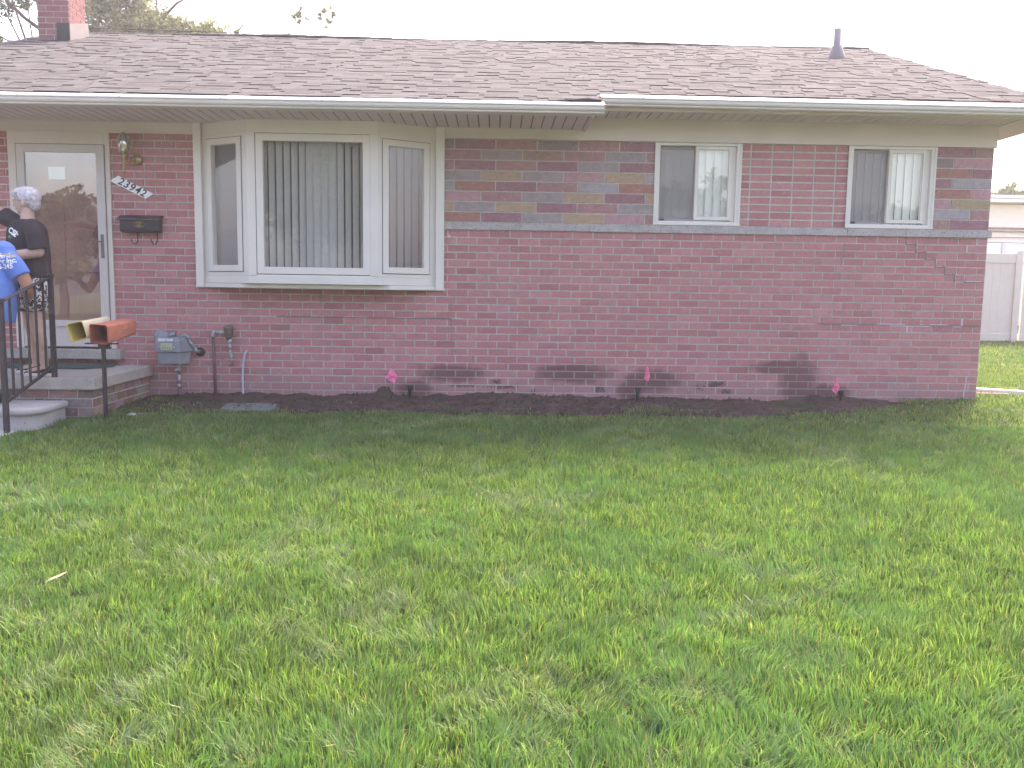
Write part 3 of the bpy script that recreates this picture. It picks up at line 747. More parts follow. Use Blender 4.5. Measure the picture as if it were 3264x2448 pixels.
# ------------------------------------------------------------------ storm door
door = bpy.data.objects.new('storm_door', None); door.location = (-9.6, 0, .47); COL.objects.link(door); attach(door, house)
f = MB(); f.box(-10.14, -10.06, -.03, .06, .465, 2.672); f.box(-9.165, -9.115, -.03, .06, .465, 2.672); f.box(-10.06, -9.165, -.03, .06, 2.545, 2.672)
f.build('frame', M_TRIM, door, bevel=.002)
f = MB(); f.box(-9.166, -9.16, -.034, .03, .5, 2.54); f.box(-10.06, -9.16, -.028, .03, 2.54, 2.546); f.box(-10.06, -10.054, -.034, .03, .5, 2.54); f.box(-10.05, -9.16, -.03, .03, .474, .482); f.build('gasket', M_GAP, door)
f = MB()
f.box(-10.05, -9.972, -.045, -.01, .485, 2.538); f.box(-9.252, -9.168, -.045, -.01, .485, 2.538); f.box(-9.972, -9.252, -.045, -.01, 2.46, 2.538); f.box(-9.972, -9.252, -.045, -.01, .485, .59)
f.box(-9.972, -9.252, -.03, -.01, .59, .69); f.box(-9.972, -9.252, -.045, -.01, .69, .755)
f.build('door_leaf', M_DOORF, door, bevel=.003)
f = MB(); f.box(-9.972, -9.252, -.028, -.024, .755, 2.46); f.build('pane', M_GLASSD, door)
f = MB(); f.box(-9.225, -9.195, -.053, -.045, 1.4, 1.64); f.tube([(-9.21, -.053, 1.565), (-9.21, -.09, 1.565), (-9.30, -.09, 1.57)], .008, 8); f.build('handle', M_FLASHG, door, smooth=False)
# inner wooden door with a small light and panels
f = MB(); f.box(-10.05, -9.15, .09, .14, .47, 2.6)
for (a, b, c, d) in ((-9.93, -9.65, .6, 1.15), (-9.55, -9.27, .6, 1.15), (-9.93, -9.65, 1.25, 1.95), (-9.55, -9.27, 1.25, 1.95)): f.box(a, b, .078, .09, c, d)
idr = f.build('inner_door', M_INNER, door, bevel=.006)
f = MB(); f.box(-9.79, -9.62, .075, .078, 2.2, 2.33); f.build('door_light', mat('frosted_pane', (.75, .82, .85), .35), door)
# threshold block
f = MB(); f.box(-10.27, -9.035, -.13, 0, .36, .462); f.build('threshold', M_CONC, house, bevel=.008)

# ------------------------------------------------------------------ porch, step, mat, path furniture
porch = thing('porch', (-9.6, -.7, -.05), 'raised concrete porch slab on brown brick base before the door', 'porch')
s = MB(); pts = [(-11.4, 0.0), (-11.4, -1.35), (-8.80, -1.35), (-8.755, -1.33), (-8.74, -1.28), (-8.74, 0.0)]; pts = [(a, b - .004 if b == 0 else b) for a, b in pts]
s.prism(pts, .19, .30, axis='Z'); s.build('slab', M_CONC, porch, bevel=.012)
s = MB(); s.cur = (1, 1, 1); s.box(-11.35, -8.79, -1.30, -.01, -.3, .19, 1)
BR = [(.22, .155, .14), (.25, .18, .165), (.20, .135, .12), (.27, .2, .185)]
for k in range(6):
    z1 = .19 - k * .082; z0 = z1 - .082
    x = -8.79 - (0 if k % 2 else .13)
    s.cur = random.choice(BR)
    if k % 2 == 0: s.box(-8.92 + .006, -8.784, -1.307, -1.29, z0 + .006, z1 - .006, 0)
    while x > -11.3:
        s.cur = tuple(a * random.uniform(.85, 1.15) for a in random.choice(BR)); s.box(x - .26 + .006, x - .006, -1.307, -1.29, z0 + .006, z1 - .006, 0); x -= .26
    y = -1.30 - (.13 if k % 2 else 0)
    while y < -.02:
        a, b = max(y, -1.30), min(y + .216, -.02); s.cur = tuple(q * random.uniform(.85, 1.15) for q in (BR + [(.28, .15, .14)])[min(4, int((a + 1.3) * 4) if random.random() < .6 else random.randrange(4))])
        if b - a > .03: s.box(-8.80, -8.783, a + .006, b - .006, z0 + .006, z1 - .006, 0)
        y += .216
s.build('brick_base', [M_ACC, M_MORT], porch, recalc=False)

step = thing('precast_step', (-9.7, -1.6, -.1), 'pale precast concrete step with rounded nose below the porch', 'step')
def rpoly(x1, yf, yb, r, x0=-10.6):
    p = [(x0, yb), (x0, yf)] + [(x1 - r + r * math.sin(t), yf + r - r * math.cos(t)) for t in np.linspace(0, math.pi / 2, 8)] + [(x1, yb)]
    return p
s = MB(); s.prism(rpoly(-9.03, -1.86, -1.312, .2), -.3, .03, axis='Z'); s.build('riser', M_CONCW, step)
s = MB(); s.prism(rpoly(-8.99, -1.9, -1.312, .22), .03, .095, axis='Z'); o = s.build('tread', M_CONCW, step, smooth=False, bevel=.028); o.modifiers[0].segments = 4

m_ = MB(); m_.prism([(-10.9, -.6), (-9.2, -.6), (-9.03, -.35), (-9.1, -.05), (-10.9, -.05)], .302, .318, axis='Z')
tag(m_.build('door_mat', M_GREENMAT), 'dark green turf mat lying on the porch below the door', 'mat')

rail = thing('handrail', (-9.17, -1.6, -.1), 'dark iron handrail with square posts and balusters beside the step', 'handrail')
for (x, y, z0, z1) in ((-9.115, -1.31, .3, 1.21), (-9.19, -1.97, -.11, 1.0)):
    s = MB(); s.box(x - .019, x + .019, y - .019, y + .019, z0, z1); s.box(x - .024, x + .024, y - .024, y + .024, z1, z1 + .012)
    s.build('post', M_IRON, rail, bevel=.002)
A, B = Vector((-9.115, -1.31, 0)), Vector((-9.19, -1.97, 0))
def railbar(za, zb, hw, hh, name, ext=0):
    a = A.copy(); a.z = za; b = B.copy(); b.z = zb; d = (b - a).normalized(); a -= d * ext; b += d * ext
    s = MB(); up = Vector((0, 0, 1)); sd_ = d.cross(up).normalized() * hw; up2 = sd_.cross(d).normalized() * hh
    s.rings([[p + sd_ + up2, p - sd_ + up2, p - sd_ - up2, p + sd_ - up2] for p in (a, b)]); return s.build(name, M_IRON, rail, bevel=.003)
railbar(1.2, .985, .022, .006, 'hand_bar', .03); railbar(.40, .155, .012, .012, 'bottom_bar')
for i in range(1, 6):
    t = i / 6; p = A.lerp(B, t); s = MB(); s.box(p.x - .008, p.x + .008, p.y - .008, p.y + .008, .4 + (.155 - .4) * t, 1.19 + (.98 - 1.19) * t); s.build('baluster', M_IRON, rail)
# scroll ends on the top of each post
for (x, y, z) in ((-9.115, -1.31, 1.215), (-9.19, -1.97, 1.0)):
    s = MB(); pts = [Vector((x, y - .03 - .03 * math.cos(t) * (1 - t / 9), z - .02 + .03 * math.sin(t) * (1 - t / 9))) for t in np.linspace(0, 5.5, 14)]; s.tube(pts, .009, 6); s.build('scroll', M_IRON, rail, smooth=True)

# newspaper tubes on a post
news = thing('newspaper_holder', (-8.62, -1.42, -.08), 'brown post carrying one orange and one yellow plastic newspaper tube', 'newspaper holder')
s = MB(); s.box(-8.636, -8.606, -1.436, -1.404, -.25, .60); s.build('post', M_IRON, news, bevel=.003)
def tube_box(origin, d, roll, w0, h0, w1, h1, length, m_out, m_in, tilt):
    d = Vector(d).normalized(); side = d.cross(Vector((0, 0, 1))).normalized(); up = side.cross(d).normalized()
    Rm = Matrix.Rotation(roll, 3, d); side = Rm @ side; up = Rm @ up
    def ring(t, w, h, sh=0):
        c = Vector(origin) + d * t; out = []
        r = .022
        for (sx, sz, a0) in ((1, 1, 0), (-1, 1, 90), (-1, -1, 180), (1, -1, 270)):
            for a in (0, 30, 60, 90):
                q = R(a0 + a); out.append(c + side * (sx * (w - r) + r * math.cos(q)) + up * (sz * (h - r) + r * math.sin(q)))
        return out
    s = MB(); s.rings([ring(0, w0, h0), ring(length * .5, (w0 + w1) / 2, (h0 + h1) / 2), ring(length, w1, h1), ring(length + .006, w1 * .9, h1 * .9)], 0, cap=False)
    k = len(s.v); g = 16
    s.face([k - g + j for j in range(g)], 0)
    s.rings([ring(.0, w0, h0), ring(-.004, w0 + .004, h0 + .004), ring(-.004, w0 - .004, h0 - .004), ring(.01, w0 - .005, h0 - .005), ring(length - .02, w1 - .005, h1 - .005)], 1, cap=False)
    k = len(s.v); s.face([k - g + j for j in range(g)][::-1], 1)
    return s, d, side, up
s, d_, sd_, up_ = tube_box((-8.563, -1.62, .711), (.2, .97, .12), R(3), .084, .082, .073, .069, .42, 0, 0, 0)
org = s.build('tube', [M_ORANGE, mat('orange_inside', (.33, .08, .05), .5)], news, smooth=True, recalc=False); org['label'] = 'orange newspaper tube with faint lettering'
s, _, _, _ = tube_box((-8.755, -1.61, .732), (.14, .97, .11), R(-12), .077, .079, .069, .065, .40, 0, 0, 0)
o = s.build('tube', [M_CREAMP, M_YELLOW], news, smooth=True, recalc=False); o['label'] = 'pale yellow newspaper tube'
s = MB(); s.box(-8.77, -8.50, -1.45, -1.39, .612, .622); s.box(-8.66, -8.57, -1.44, -1.40, .57, .612); s.build('bracket', M_BLACK, news)

# ------------------------------------------------------------------ text helper
def text_mesh(name, body, size, M4, m, parent, shear=0, bold=0, ext=.0015, spacing=1, wrap=None):
    cu = bpy.data.curves.new(name, 'FONT'); cu.body = body; cu.size = size; cu.align_x = 'CENTER'; cu.align_y = 'CENTER'; cu.shear = shear; cu.offset = bold; cu.extrude = ext; cu.space_character = spacing
    t = bpy.data.objects.new(name + '_tmp', cu); COL.objects.link(t); dg = bpy.context.evaluated_depsgraph_get(); dg.update()
    me = bpy.data.meshes.new_from_object(t.evaluated_get(dg)); bpy.data.objects.remove(t)
    me.transform(M4); me.name = name; me.materials.clear(); me.materials.append(m)
    o = bpy.data.objects.new(name, me); COL.objects.link(o)
    if parent: attach(o, parent)
    return o
def frame_M(origin, xdir, updir):
    x = Vector(xdir).normalized(); u = Vector(updir).normalized(); z = x.cross(u).normalized(); u = z.cross(x)
    return Matrix(((x.x, u.x, z.x, origin[0]), (x.y, u.y, z.y, origin[1]), (x.z, u.z, z.z, origin[2]), (0, 0, 0, 1)))
# faint lettering on the orange tube side (right flank)
side_o = Vector((-8.563, -1.62, .711)) + d_ * .22 + sd_ * .0802
text_mesh('lettering', 'NEWS', .055, frame_M(tuple(side_o), d_, up_), mat('worn_lettering', (.50, .24, .18), .6), org, shear=.2)

# ------------------------------------------------------------------ wall-mounted things
lamp = thing('wall_lamp', (-8.86, 0, 2.4), 'brass coach wall lamp with ribbed glass left of the bay window', 'lamp')
s = MB(); s.lathe((-8.84, -.008, 2.4), [(.055, 0), (.055, -.012), (.04, -.025), (.015, -.035)], 'Y'); s.tube(bez([(-8.84, -.03, 2.4), (-8.87, -.11, 2.33), (-8.92, -.12, 2.36), (-8.925, -.12, 2.42)], 10), .009, 8); s.build('bracket', M_BRASS, lamp, smooth=True)
s = MB(); c0 = (-8.925, -.12, 0); s.lathe(c0, [(.001, 2.235), (.006, 2.245), (.005, 2.3), (.012, 2.33), (.02, 2.36), (.014, 2.38), (.032, 2.40), (.036, 2.43), (.03, 2.436)], seg=14); s.build('finial', M_BRASS, lamp, smooth=True)
s = MB(); s.lathe(c0, [(.034, 2.436), (.052, 2.47), (.062, 2.53), (.06, 2.58), (.048, 2.62), (.03, 2.635)], seg=18); s.build('glass_shade', M_GLASSL, lamp, smooth=True)
s = MB()
for k in range(6):
    t = 2 * math.pi * k / 6 + .3
    s.tube([(c0[0] + r * math.cos(t), c0[1] + r * math.sin(t), z) for r, z in ((.037, 2.436), (.055, 2.47), (.065, 2.53), (.063, 2.58), (.051, 2.62), (.03, 2.637))], .004, 5)
s.lathe(c0, [(.034, 2.632), (.036, 2.64), (.02, 2.65), (.008, 2.652), (.006, 2.66)], seg=12); s.lathe(c0, [(.012, 2.44), (.012, 2.5), (.009, 2.57), (.002, 2.58)], seg=8)
s.build('cage', M_BRASS, lamp, smooth=True)

num = thing('house_number', (-8.9, 0, 2.12), 'slanted white parallelogram plate with house number 23942', 'number plate')
s = MB(); s.prism([(-9.125, 2.185), (-9.035, 2.238), (-8.685, 2.062), (-8.765, 2.008)], -.022, -.01); s.build('plate', M_PLATE, num, bevel=.001)
text_mesh('digits', '23942', .105, frame_M((-8.9, -.0235, 2.122), (.885, 0, -.445), (.445, 0, .885)), M_NUM, num, shear=.18, bold=.0015, spacing=1.18)

mbx = thing('wall_mailbox', (-8.8, 0, 1.66), 'black horizontal mailbox with gold emblem and two hooks on brick wall', 'mailbox')
s = MB(); s.prism([(-.01, 1.665), (-.10, 1.665), (-.115, 1.69), (-.115, 1.80), (-.01, 1.815)], -9.0, -8.605, axis='X'); s.build('body', M_BOXM, mbx, bevel=.004)
s = MB(); s.prism([(-.005, 1.84), (-.04, 1.842), (-.135, 1.805), (-.14, 1.785), (-.132, 1.785), (-.12, 1.8), (-.01, 1.82)], -9.02, -8.59, axis='X'); s.build('lid', M_BOXM, mbx, bevel=.003)
for x in (-8.88, -8.68):
    s = MB(); s.tube([(x + .02, -.02, 1.665), (x + .02, -.02, 1.58), (x + .01, -.035, 1.55), (x - .005, -.06, 1.548), (x - .02, -.07, 1.575), (x - .024, -.072, 1.6)], .005, 6); s.build('hook', M_BOXM, mbx, smooth=True)
s = MB()
for (a, b, r) in ((-.03, 0, .022), (.03, 0, .022), (0, 0, .014), (-.012, .018, .011), (.012, .018, .011), (-.012, -.018, .011), (.012, -.018, .011)):
    s.tube([(-8.8 + a + r * math.cos(t), -.119, 1.745 + b + r * math.sin(t)) for t in np.linspace(0, 6.1, 12)], .0035, 5)
s.build('emblem', M_BRASS, mbx, smooth=True)

gm = thing('gas_meter', (-8.5, -.15, .3), 'grey gas meter with green dial hung on the brick wall near porch', 'gas meter')
s = MB(); s.rings([[(-8.60, -.21, .325), (-8.40, -.23, .325), (-8.33, -.09, .325), (-8.53, -.07, .325)], [(-8.625, -.22, .45), (-8.39, -.24, .45), (-8.32, -.08, .45), (-8.55, -.06, .45)]]); s.build('body', M_GREYM, gm, bevel=.01)
s = MB(); s.rings([[(-8.64, -.235, .452), (-8.375, -.255, .452), (-8.30, -.07, .452), (-8.56, -.05, .452)], [(-8.635, -.23, .57), (-8.38, -.25, .57), (-8.31, -.07, .57), (-8.56, -.05, .57)], [(-8.62, -.2, .605), (-8.40, -.22, .605), (-8.33, -.09, .605), (-8.56, -.07, .605)]])
cv = s.build('cover', M_GREYM, gm, bevel=.008)
fx = frame_M((-8.512, -.2445, .51), (.265, -.02, 0), (0, 0, 1))
s = MB(); s.box(-.062, .062, -.036, .036, -.004, .008, M=fx); dl = s.build('dial_plate', M_DIAL, gm, bevel=.002)
s = MB()
for k in range(4): s.box(-.045 + k * .026, -.035 + k * .026, -.018, -.01, .008, .0095, M=fx)
for k in range(2): s.box(-.03 + k * .02, -.024 + k * .02, .004, .012, .008, .0095, M=fx)
s.build('dial', M_NUM, dl)
s = MB(); s.box(-.085, -.01, .052, .084, -.004, .006, M=fx); s.box(.0, .07, .055, .08, -.004, .006, M=fx); s.build('label_tag', M_LABELW, gm)
for x in (-.078, .078):
    s = MB(); s.ball(tuple(fx @ Vector((x, -.005, .003))), .008, 8); s.build('screw', M_SOLE, gm, smooth=True)
s = MB(); s.lathe((-8.60, -.12, .60), [(.075, 0), (.08, -.012), (.08, -.02), (.06, -.04), (.03, -.055), (.02, -.06)], 'Y'); s.tube([(-8.60, -.1, .60), (-8.6, -.05, .60)], .03, 10); s.build('regulator', M_GREYM, gm, smooth=True)
s = MB(); s.tube([(-8.52, -.14, .60), (-8.50, -.14, .63), (-8.46, -.14, .635)], .022, 8); s.tube(bez([(-8.40, -.14, .59), (-8.38, -.14, .64), (-8.34, -.14, .63), (-8.325, -.13, .58)], 8), .022, 10); s.build('elbow', M_GREYM, gm, smooth=True)
s = MB(); s.tube([(-8.325, -.13, .58), (-8.28, -.09, .48)], .014, 10); s.tube([(-8.285, -.095, .49), (-8.27, -.06, .45), (-8.26, -.01, .445)], .02, 10); s.build('outlet_pipe', M_GALV, gm, smooth=True)
s = MB(); s.lathe((-8.25, -.001, .44), [(.05, 0), (.05, -.008), (.02, -.01)], 'Y'); s.build('wall_flange', M_BLACK, gm)
s = MB(); s.tube([(-8.44, -.12, .33), (-8.44, -.12, .27), (-8.44, -.1, .22)], .016, 10); s.tube([(-8.445, -.1, .24), (-8.445, -.1, .1)], .012, 10); s.tube([(-8.445, -.1, .17), (-8.445, -.1, .14)], .019, 8); s.tube([(-8.46, -.14, .265), (-8.46, -.1, .25)], .02, 8); s.box(-8.462, -8.428, -.118, -.082, .075, .11); s.build('riser_pipe', M_GALV, gm, smooth=True)
s = MB(); s.tube([(-8.445, -.1, .08), (-8.45, -.1, -.06)], .018, 10); s.build('riser_sleeve', M_PURP, gm, smooth=True)

bf = thing('vacuum_breaker', (-8.0, -.08, -.05), 'bronze vacuum breaker valve on dark pipe beside the gas meter', 'valve')
s = MB(); s.tube([(-8.07, -.1, -.08), (-8.085, -.1, .62)], .016, 12); s.build('supply_pipe', M_PURP, bf, smooth=True)
s = MB(); s.tube(bez([(-8.086, -.1, .60), (-8.088, -.1, .655), (-8.06, -.1, .655)], 6), .021, 10); s.tube([(-8.06, -.1, .655), (-7.95, -.1, .655)], .015, 10); s.build('crossover_pipe', M_GALV, bf, smooth=True)
s = MB(); s.lathe((-7.925, -.1, 0), [(.024, .575), (.028, .60), (.045, .625), (.046, .69), (.05, .70), (.05, .712), (.035, .73), (.008, .738)], seg=16); s.tube([(-7.965, -.1, .65), (-7.94, -.1, .65)], .025, 10); s.build('valve_body', M_BRONZE, bf, smooth=True)
s = MB(); s.tube([(-7.9, -.1, .61), (-7.86, -.1, .612)], .006, 6); s.build('test_cock', M_BRONZE, bf)
s = MB(); s.tube([(-7.89, -.1, .675), (-7.865, -.1, .68), (-7.84, -.1, .68)], .004, 6); s.build('test_cock', M_BRONZE, bf)
s = MB(); s.tube([(-7.915, -.1, .585), (-7.915, -.1, .54)], .024, 10); s.tube([(-7.915, -.1, .545), (-7.912, -.1, .48)], .019, 8); s.tube([(-7.912, -.1, .485), (-7.908, -.1, .44), (-7.906, -.09, .39)], .014, 10); s.tube([(-7.907, -.09, .43), (-7.905, -.09, .385)], .02, 8); s.tube([(-7.905, -.09, .385), (-7.9, -.08, .345)], .011, 8); s.tube([(-7.905, -.09, .41), (-7.905, 0, .41)], .012, 8); s.build('drop_pipe', M_GALV, bf, smooth=True)
s = MB(); s.lathe((-7.9, -.09, .31), [(.001, 0), (.028, .002), (.028, .01), (.001, .012)], 'Z', 12); s.tube([(-7.9, -.09, .31), (-7.9, -.085, .35)], .005, 6); s.build('hand_wheel', M_RUST, bf)

cd = MB(); cd.tube(bez([(-7.80, -.06, -.07), (-7.80, -.05, .15), (-7.815, -.06, .40), (-7.775, -.02, .455), (-7.765, .004, .46)], 16), .0115, 10)
tag(cd.build('conduit', M_COND, smooth=True), 'pale grey bent conduit running up the wall from the soil', 'conduit')
vl = thing('valve_box', (-7.6, -.7, -.03), 'green plastic irrigation valve box lid flush in dark soil', 'valve box')
vp = [(-7.80, -.82), (-7.74, -.86), (-7.36, -.86), (-7.29, -.82), (-7.30, -.62), (-7.36, -.59), (-7.74, -.59), (-7.80, -.63)]
def vz(y): return -.010 + (y + .59) * .11
s = MB(); s.rings([[(x, y, vz(y) - .12) for x, y in vp], [(x, y, vz(y)) for x, y in vp]]); s.build('lid', M_GREENP, vl, bevel=.008)
s = MB(); s.box(-7.58, -7.52, -.735, -.705, vz(-.72) - .002, vz(-.72) + .005); s.build('finger_grip', M_BLACK, vl)

# ------------------------------------------------------------------ sprinkler heads and marker flags
def clone(o, loc, label, group=None):
    c = o.copy(); COL.objects.link(c); c.location = loc; c['label'] = label
    if group: c['group'] = group
    for ch_ in list(o.children):
        d = ch_.copy(); COL.objects.link(d); d.parent = c; d.matrix_parent_inverse = ch_.matrix_parent_inverse.copy()
        d.matrix_parent_inverse = Matrix.Identity(4)
    return c
def local_child(mbb, name, m, par, **k):
    o = mbb.build(name, m, None, **k); o.parent = par; return o
sp = thing('sprinkler_head', (-6.05, -.12, .03), 'black pop-up sprinkler head beside the heaped soil and left flag', 'sprinkler', 'sprinkler heads along the wall')
s = MB(); s.lathe((0, 0, 0), [(.018, -.1), (.018, .035), (.024, .05), (.027, .062), (.027, .07)], seg=14); local_child(s, 'riser', M_BLACK, sp, smooth=True)
s = MB(); s.lathe((0, 0, 0), [(.031, .07), (.033, .088), (.026, .094), (.014, .09)], seg=14); local_child(s, 'nozzle_cap', M_BLACK, sp, smooth=False)
clone(sp, (-3.66, -.13, .045), 'black pop-up sprinkler head below the middle pink flag', 'sprinkler heads along the wall')
clone(sp, (-1.535, -.19, .045), 'black pop-up sprinkler head below the right pink flag', 'sprinkler heads along the wall')

def flag(loc, poly, label, bend):
    t = thing('marker_flag', loc, label, 'flag', 'pink marker flags in the soil')
    s = MB(); zt = max(p[1] for p in poly); s.tube([(0, 0, -.12), (.003, 0, .1), (0, 0, zt)], .0014, 5); local_child(s, 'wire_stem', M_WIRE, t)
    # drooping cloth: subdivided outline with folds
    cx_ = sum(p[0] for p in poly) / len(poly); cz_ = sum(p[1] for p in poly) / len(poly)
    s = MB(); n = len(poly); R1 = []; 
    dense = []
    for i in range(n):
        a, b = poly[i], poly[(i + 1) % n]
        for t_ in (0, .25, .5, .75): dense.append((a[0] + (b[0] - a[0]) * t_, a[1] + (b[1] - a[1]) * t_))
    rg = []
    for k in (1, .75, .5, .25):
        rg.append([(cx_ + (x - cx_) * k, bend * math.sin((x - cx_) * 90 + (z - cz_) * 40) * .006 - .003, cz_ + (z - cz_) * k) for x, z in dense])
    s.rings(rg, cap=False); k0 = len(s.v); s.face([k0 - len(dense) + j for j in range(len(dense))])
    o = local_child(s, 'flag_cloth', M_PINK, t, smooth=False, recalc=False); md = o.modifiers.new('thick', 'SOLIDIFY'); md.thickness = .0008
    return t
flag((-6.24, -.14, 0), [(0, .315), (.068, .23), (.035, .15), (-.062, .205)], 'pink marker flag spread in a diamond at the heaped soil', 1)
flag((-3.57, -.14, 0), [(-.005, .39), (.018, .33), (.034, .26), (.014, .205), (-.030, .24)], 'narrow drooping pink marker flag in the middle of the bed', 1.5)
flag((-1.6, -.2, 0), [(.0, .285), (.026, .21), (.044, .175), (.004, .105), (-.038, .145), (-.02, .2)], 'crumpled pink marker flag near the right end of the bed', 2)

# ------------------------------------------------------------------ bed edging, leaf, downspout, bricks
x = -8.5; i = 0
for L_ in (.36, .4, .28):
    s = MB(); s.box(x, x + L_ - .012, -1.10, -1.02, -.2, float(gz(x, -1.07)) + .018 - i * .003)
    tag(s.build('edging_block', M_EDGE, bevel=.008), ['concrete edging block nearest the porch at the lawn edge', 'concrete edging block in the middle of the short edging row', 'concrete edging block below the green valve box'][i], 'edging', 'concrete blocks edging the bed'); x += L_; i += 1
s = MB(); s.ball((-8.50, -1.16, -.06), (.05, .03, .022), 10); tag(s.build('stone', M_CONCW, smooth=True), 'small white stone at foot of the newspaper post', 'stone')
s = MB(); s.rings([[(-7.2, -5.4, 0), (-7.195, -5.405, .004), (-7.19, -5.4, 0)], [(-7.16, -5.35, .03), (-7.14, -5.38, .022), (-7.13, -5.33, .035)], [(-7.09, -5.30, .05), (-7.07, -5.33, .042), (-7.07, -5.27, .055)], [(-7.03, -5.25, .06), (-7.028, -5.255, .06), (-7.029, -5.25, .062)]])
for i, v in enumerate(s.v): s.v[i] = (-7.1 + (v[0] + 7.1) * .42, -5.33 + (v[1] + 5.33) * .42, v[2] * .5 + float(gz(-7.1, -5.33)) + .055)
tag(s.build('dried_leaf', M_LEAFD), 'curled brown dried leaf lying on the lawn', 'leaf')
ds = thing('downspout', (.1, .4, .05), 'white downspout extension lying on grass at house corner', 'downspout')
def rect_tube(pts, w_, h_):
    s = MB(); rings = []
    pts = [Vector(p) for p in pts]
    for i, p in enumerate(pts):
        d = (pts[min(i + 1, len(pts) - 1)] - pts[max(i - 1, 0)]).normalized(); up = Vector((0, 0, 1)) if abs(d.z) < .8 else Vector((-1, 0, 0))
        a = d.cross(up).normalized() * w_; b = a.cross(d).normalized() * h_
        rings.append([p + a + b, p + b * 1.15, p - a + b, p - a - b, p - b * .85, p + a - b])
    return s.rings(rings)
rect_tube([(.06, .45, 2.8), (.06, .45, .25), (.07, .445, .14), (.14, .43, .095)], .04, .03).build('drop', M_WHITE, ds)
rect_tube([(.12, .435, .10), (.2, .42, .085), (1.9, .1, .03)], .045, .035).build('extension', M_VINYLF, ds)
for (x, y, r, lb) in ((.24, .30, 5, 'brick under the downspout nearest the house corner'), (.42, .27, -8, 'brick under the downspout farther from the house corner')):
    Mx = Matrix.Translation((x, y, .05)) @ Matrix.Rotation(R(r), 4, 'Z'); s = MB(); s.cur = (.27, .13, .12); s.box(-.085, .085, -.045, .045, -.03, .03, M=Mx)
    tag(s.build('loose_brick', M_BRICK, bevel=.004), lb, 'brick', 'loose bricks under the downspout')

# ------------------------------------------------------------------ fence, neighbour building, wires
fn = thing('vinyl_fence', (8, 8.4, .15), 'beige vinyl privacy fence panel across the side yard', 'fence')
YFN = 8.4; x = 3.0
while x < 14:
    s = MB(); xx = x + .07
    while xx < x + 2.35: s.box(xx, xx + .152, YFN - .02, YFN + .02, .36, 1.8); s.box(xx + .152, xx + .154, YFN - .017, YFN + .017, .36, 1.8); xx += .154
    s.build('panel', M_VINYLF, fn)
    s = MB(); s.box(x + .06, x + 2.36, YFN - .035, YFN + .035, 1.8, 1.985); s.build('top_rail', M_VINYLF, fn, bevel=.004)
    s = MB(); s.box(x + .06, x + 2.36, YFN - .035, YFN + .035, .22, .37); s.build('bottom_rail', M_VINYLF, fn, bevel=.004)
    s = MB(); s.box(x + 2.36, x + 2.49, YFN - .063, YFN + .063, .0, 2.05); s.build('post', M_VINYLF, fn, bevel=.006); x += 2.43 + .06
nb = thing('garage', (13, 18, 0), 'cream clad garage rising behind the beige fence', 'garage')
s = MB(); s.box(5.0, 16, 16, 22, -.2, 3.75); s.box(4.98, 5.12, 15.98, 16, 0, 3.75); s.build('wall', M_SIDING, nb)
s = MB(); s.box(4.7, 16.3, 15.6, 22.4, 3.78, 3.98); s.prism([(15.6, 3.98), (22.4, 3.98), (19, 4.25)], 4.7, 16.3, axis='X'); s.build('roof', M_SIDING, nb)
s = MB(); s.box(4.9, 16.0, 15.93, 15.98, 3.04, 3.09); s.box(4.9, 16, 15.93, 15.98, 2.96, 2.99); s.box(8.5, 16, 15.95, 15.98, 2.8, 2.815); s.build('track', mat('brown_rail', (.22, .15, .14), .5), nb)
s = MB(); s.box(9.5, 11.5, 15.94, 15.99, 2.1, 2.66); wf = s.build('window', M_WHITE, nb, bevel=.05); s = MB(); s.box(9.6, 11.4, 15.93, 15.94, 2.15, 2.58); s.build('pane', mat('bright_pane', (.85, .87, .9), .2), wf)
def wire(p, q, sag, label):
    s = MB(); p = Vector(p); q = Vector(q); pts = [p.lerp(q, t) - Vector((0, 0, sag * 4 * t * (1 - t))) for t in np.linspace(0, 1, 14)]
    s.tube(pts, .007, 5); tag(s.build('power_line', M_BLACK), label, 'power line', 'power lines behind the house')
wire((-30, 10, 6.9), (-8.5, 9, 6.15), .1, 'upper thin power line crossing the trees right of the chimney')
wire((-30, 10, 6.55), (-8.5, 9, 5.88), .1, 'lower thin power line just above the roof ridge')
wire((4.0, 12, 3.55), (16, 12, 3.45), .05, 'power line crossing the cream garage below its roof')
wire((3.0, 12, 2.48), (16, 12, 2.42), .04, 'lowest power line passing in front of the garage window')
# twig of a dead branch poking above the ridge
s = MB(); s.tube([(-1.78, 5, 4.6), (-1.8, 5, 4.93), (-1.73, 5, 5.08)], [.03, .02, .008], 6); s.tube([(-1.98, 5, 4.6), (-1.99, 5, 4.95)], [.045, .03], 7)
tag(s.build('branch_tip', M_PIPEW), 'small dead branch tip poking above the roof ridge', 'branch')

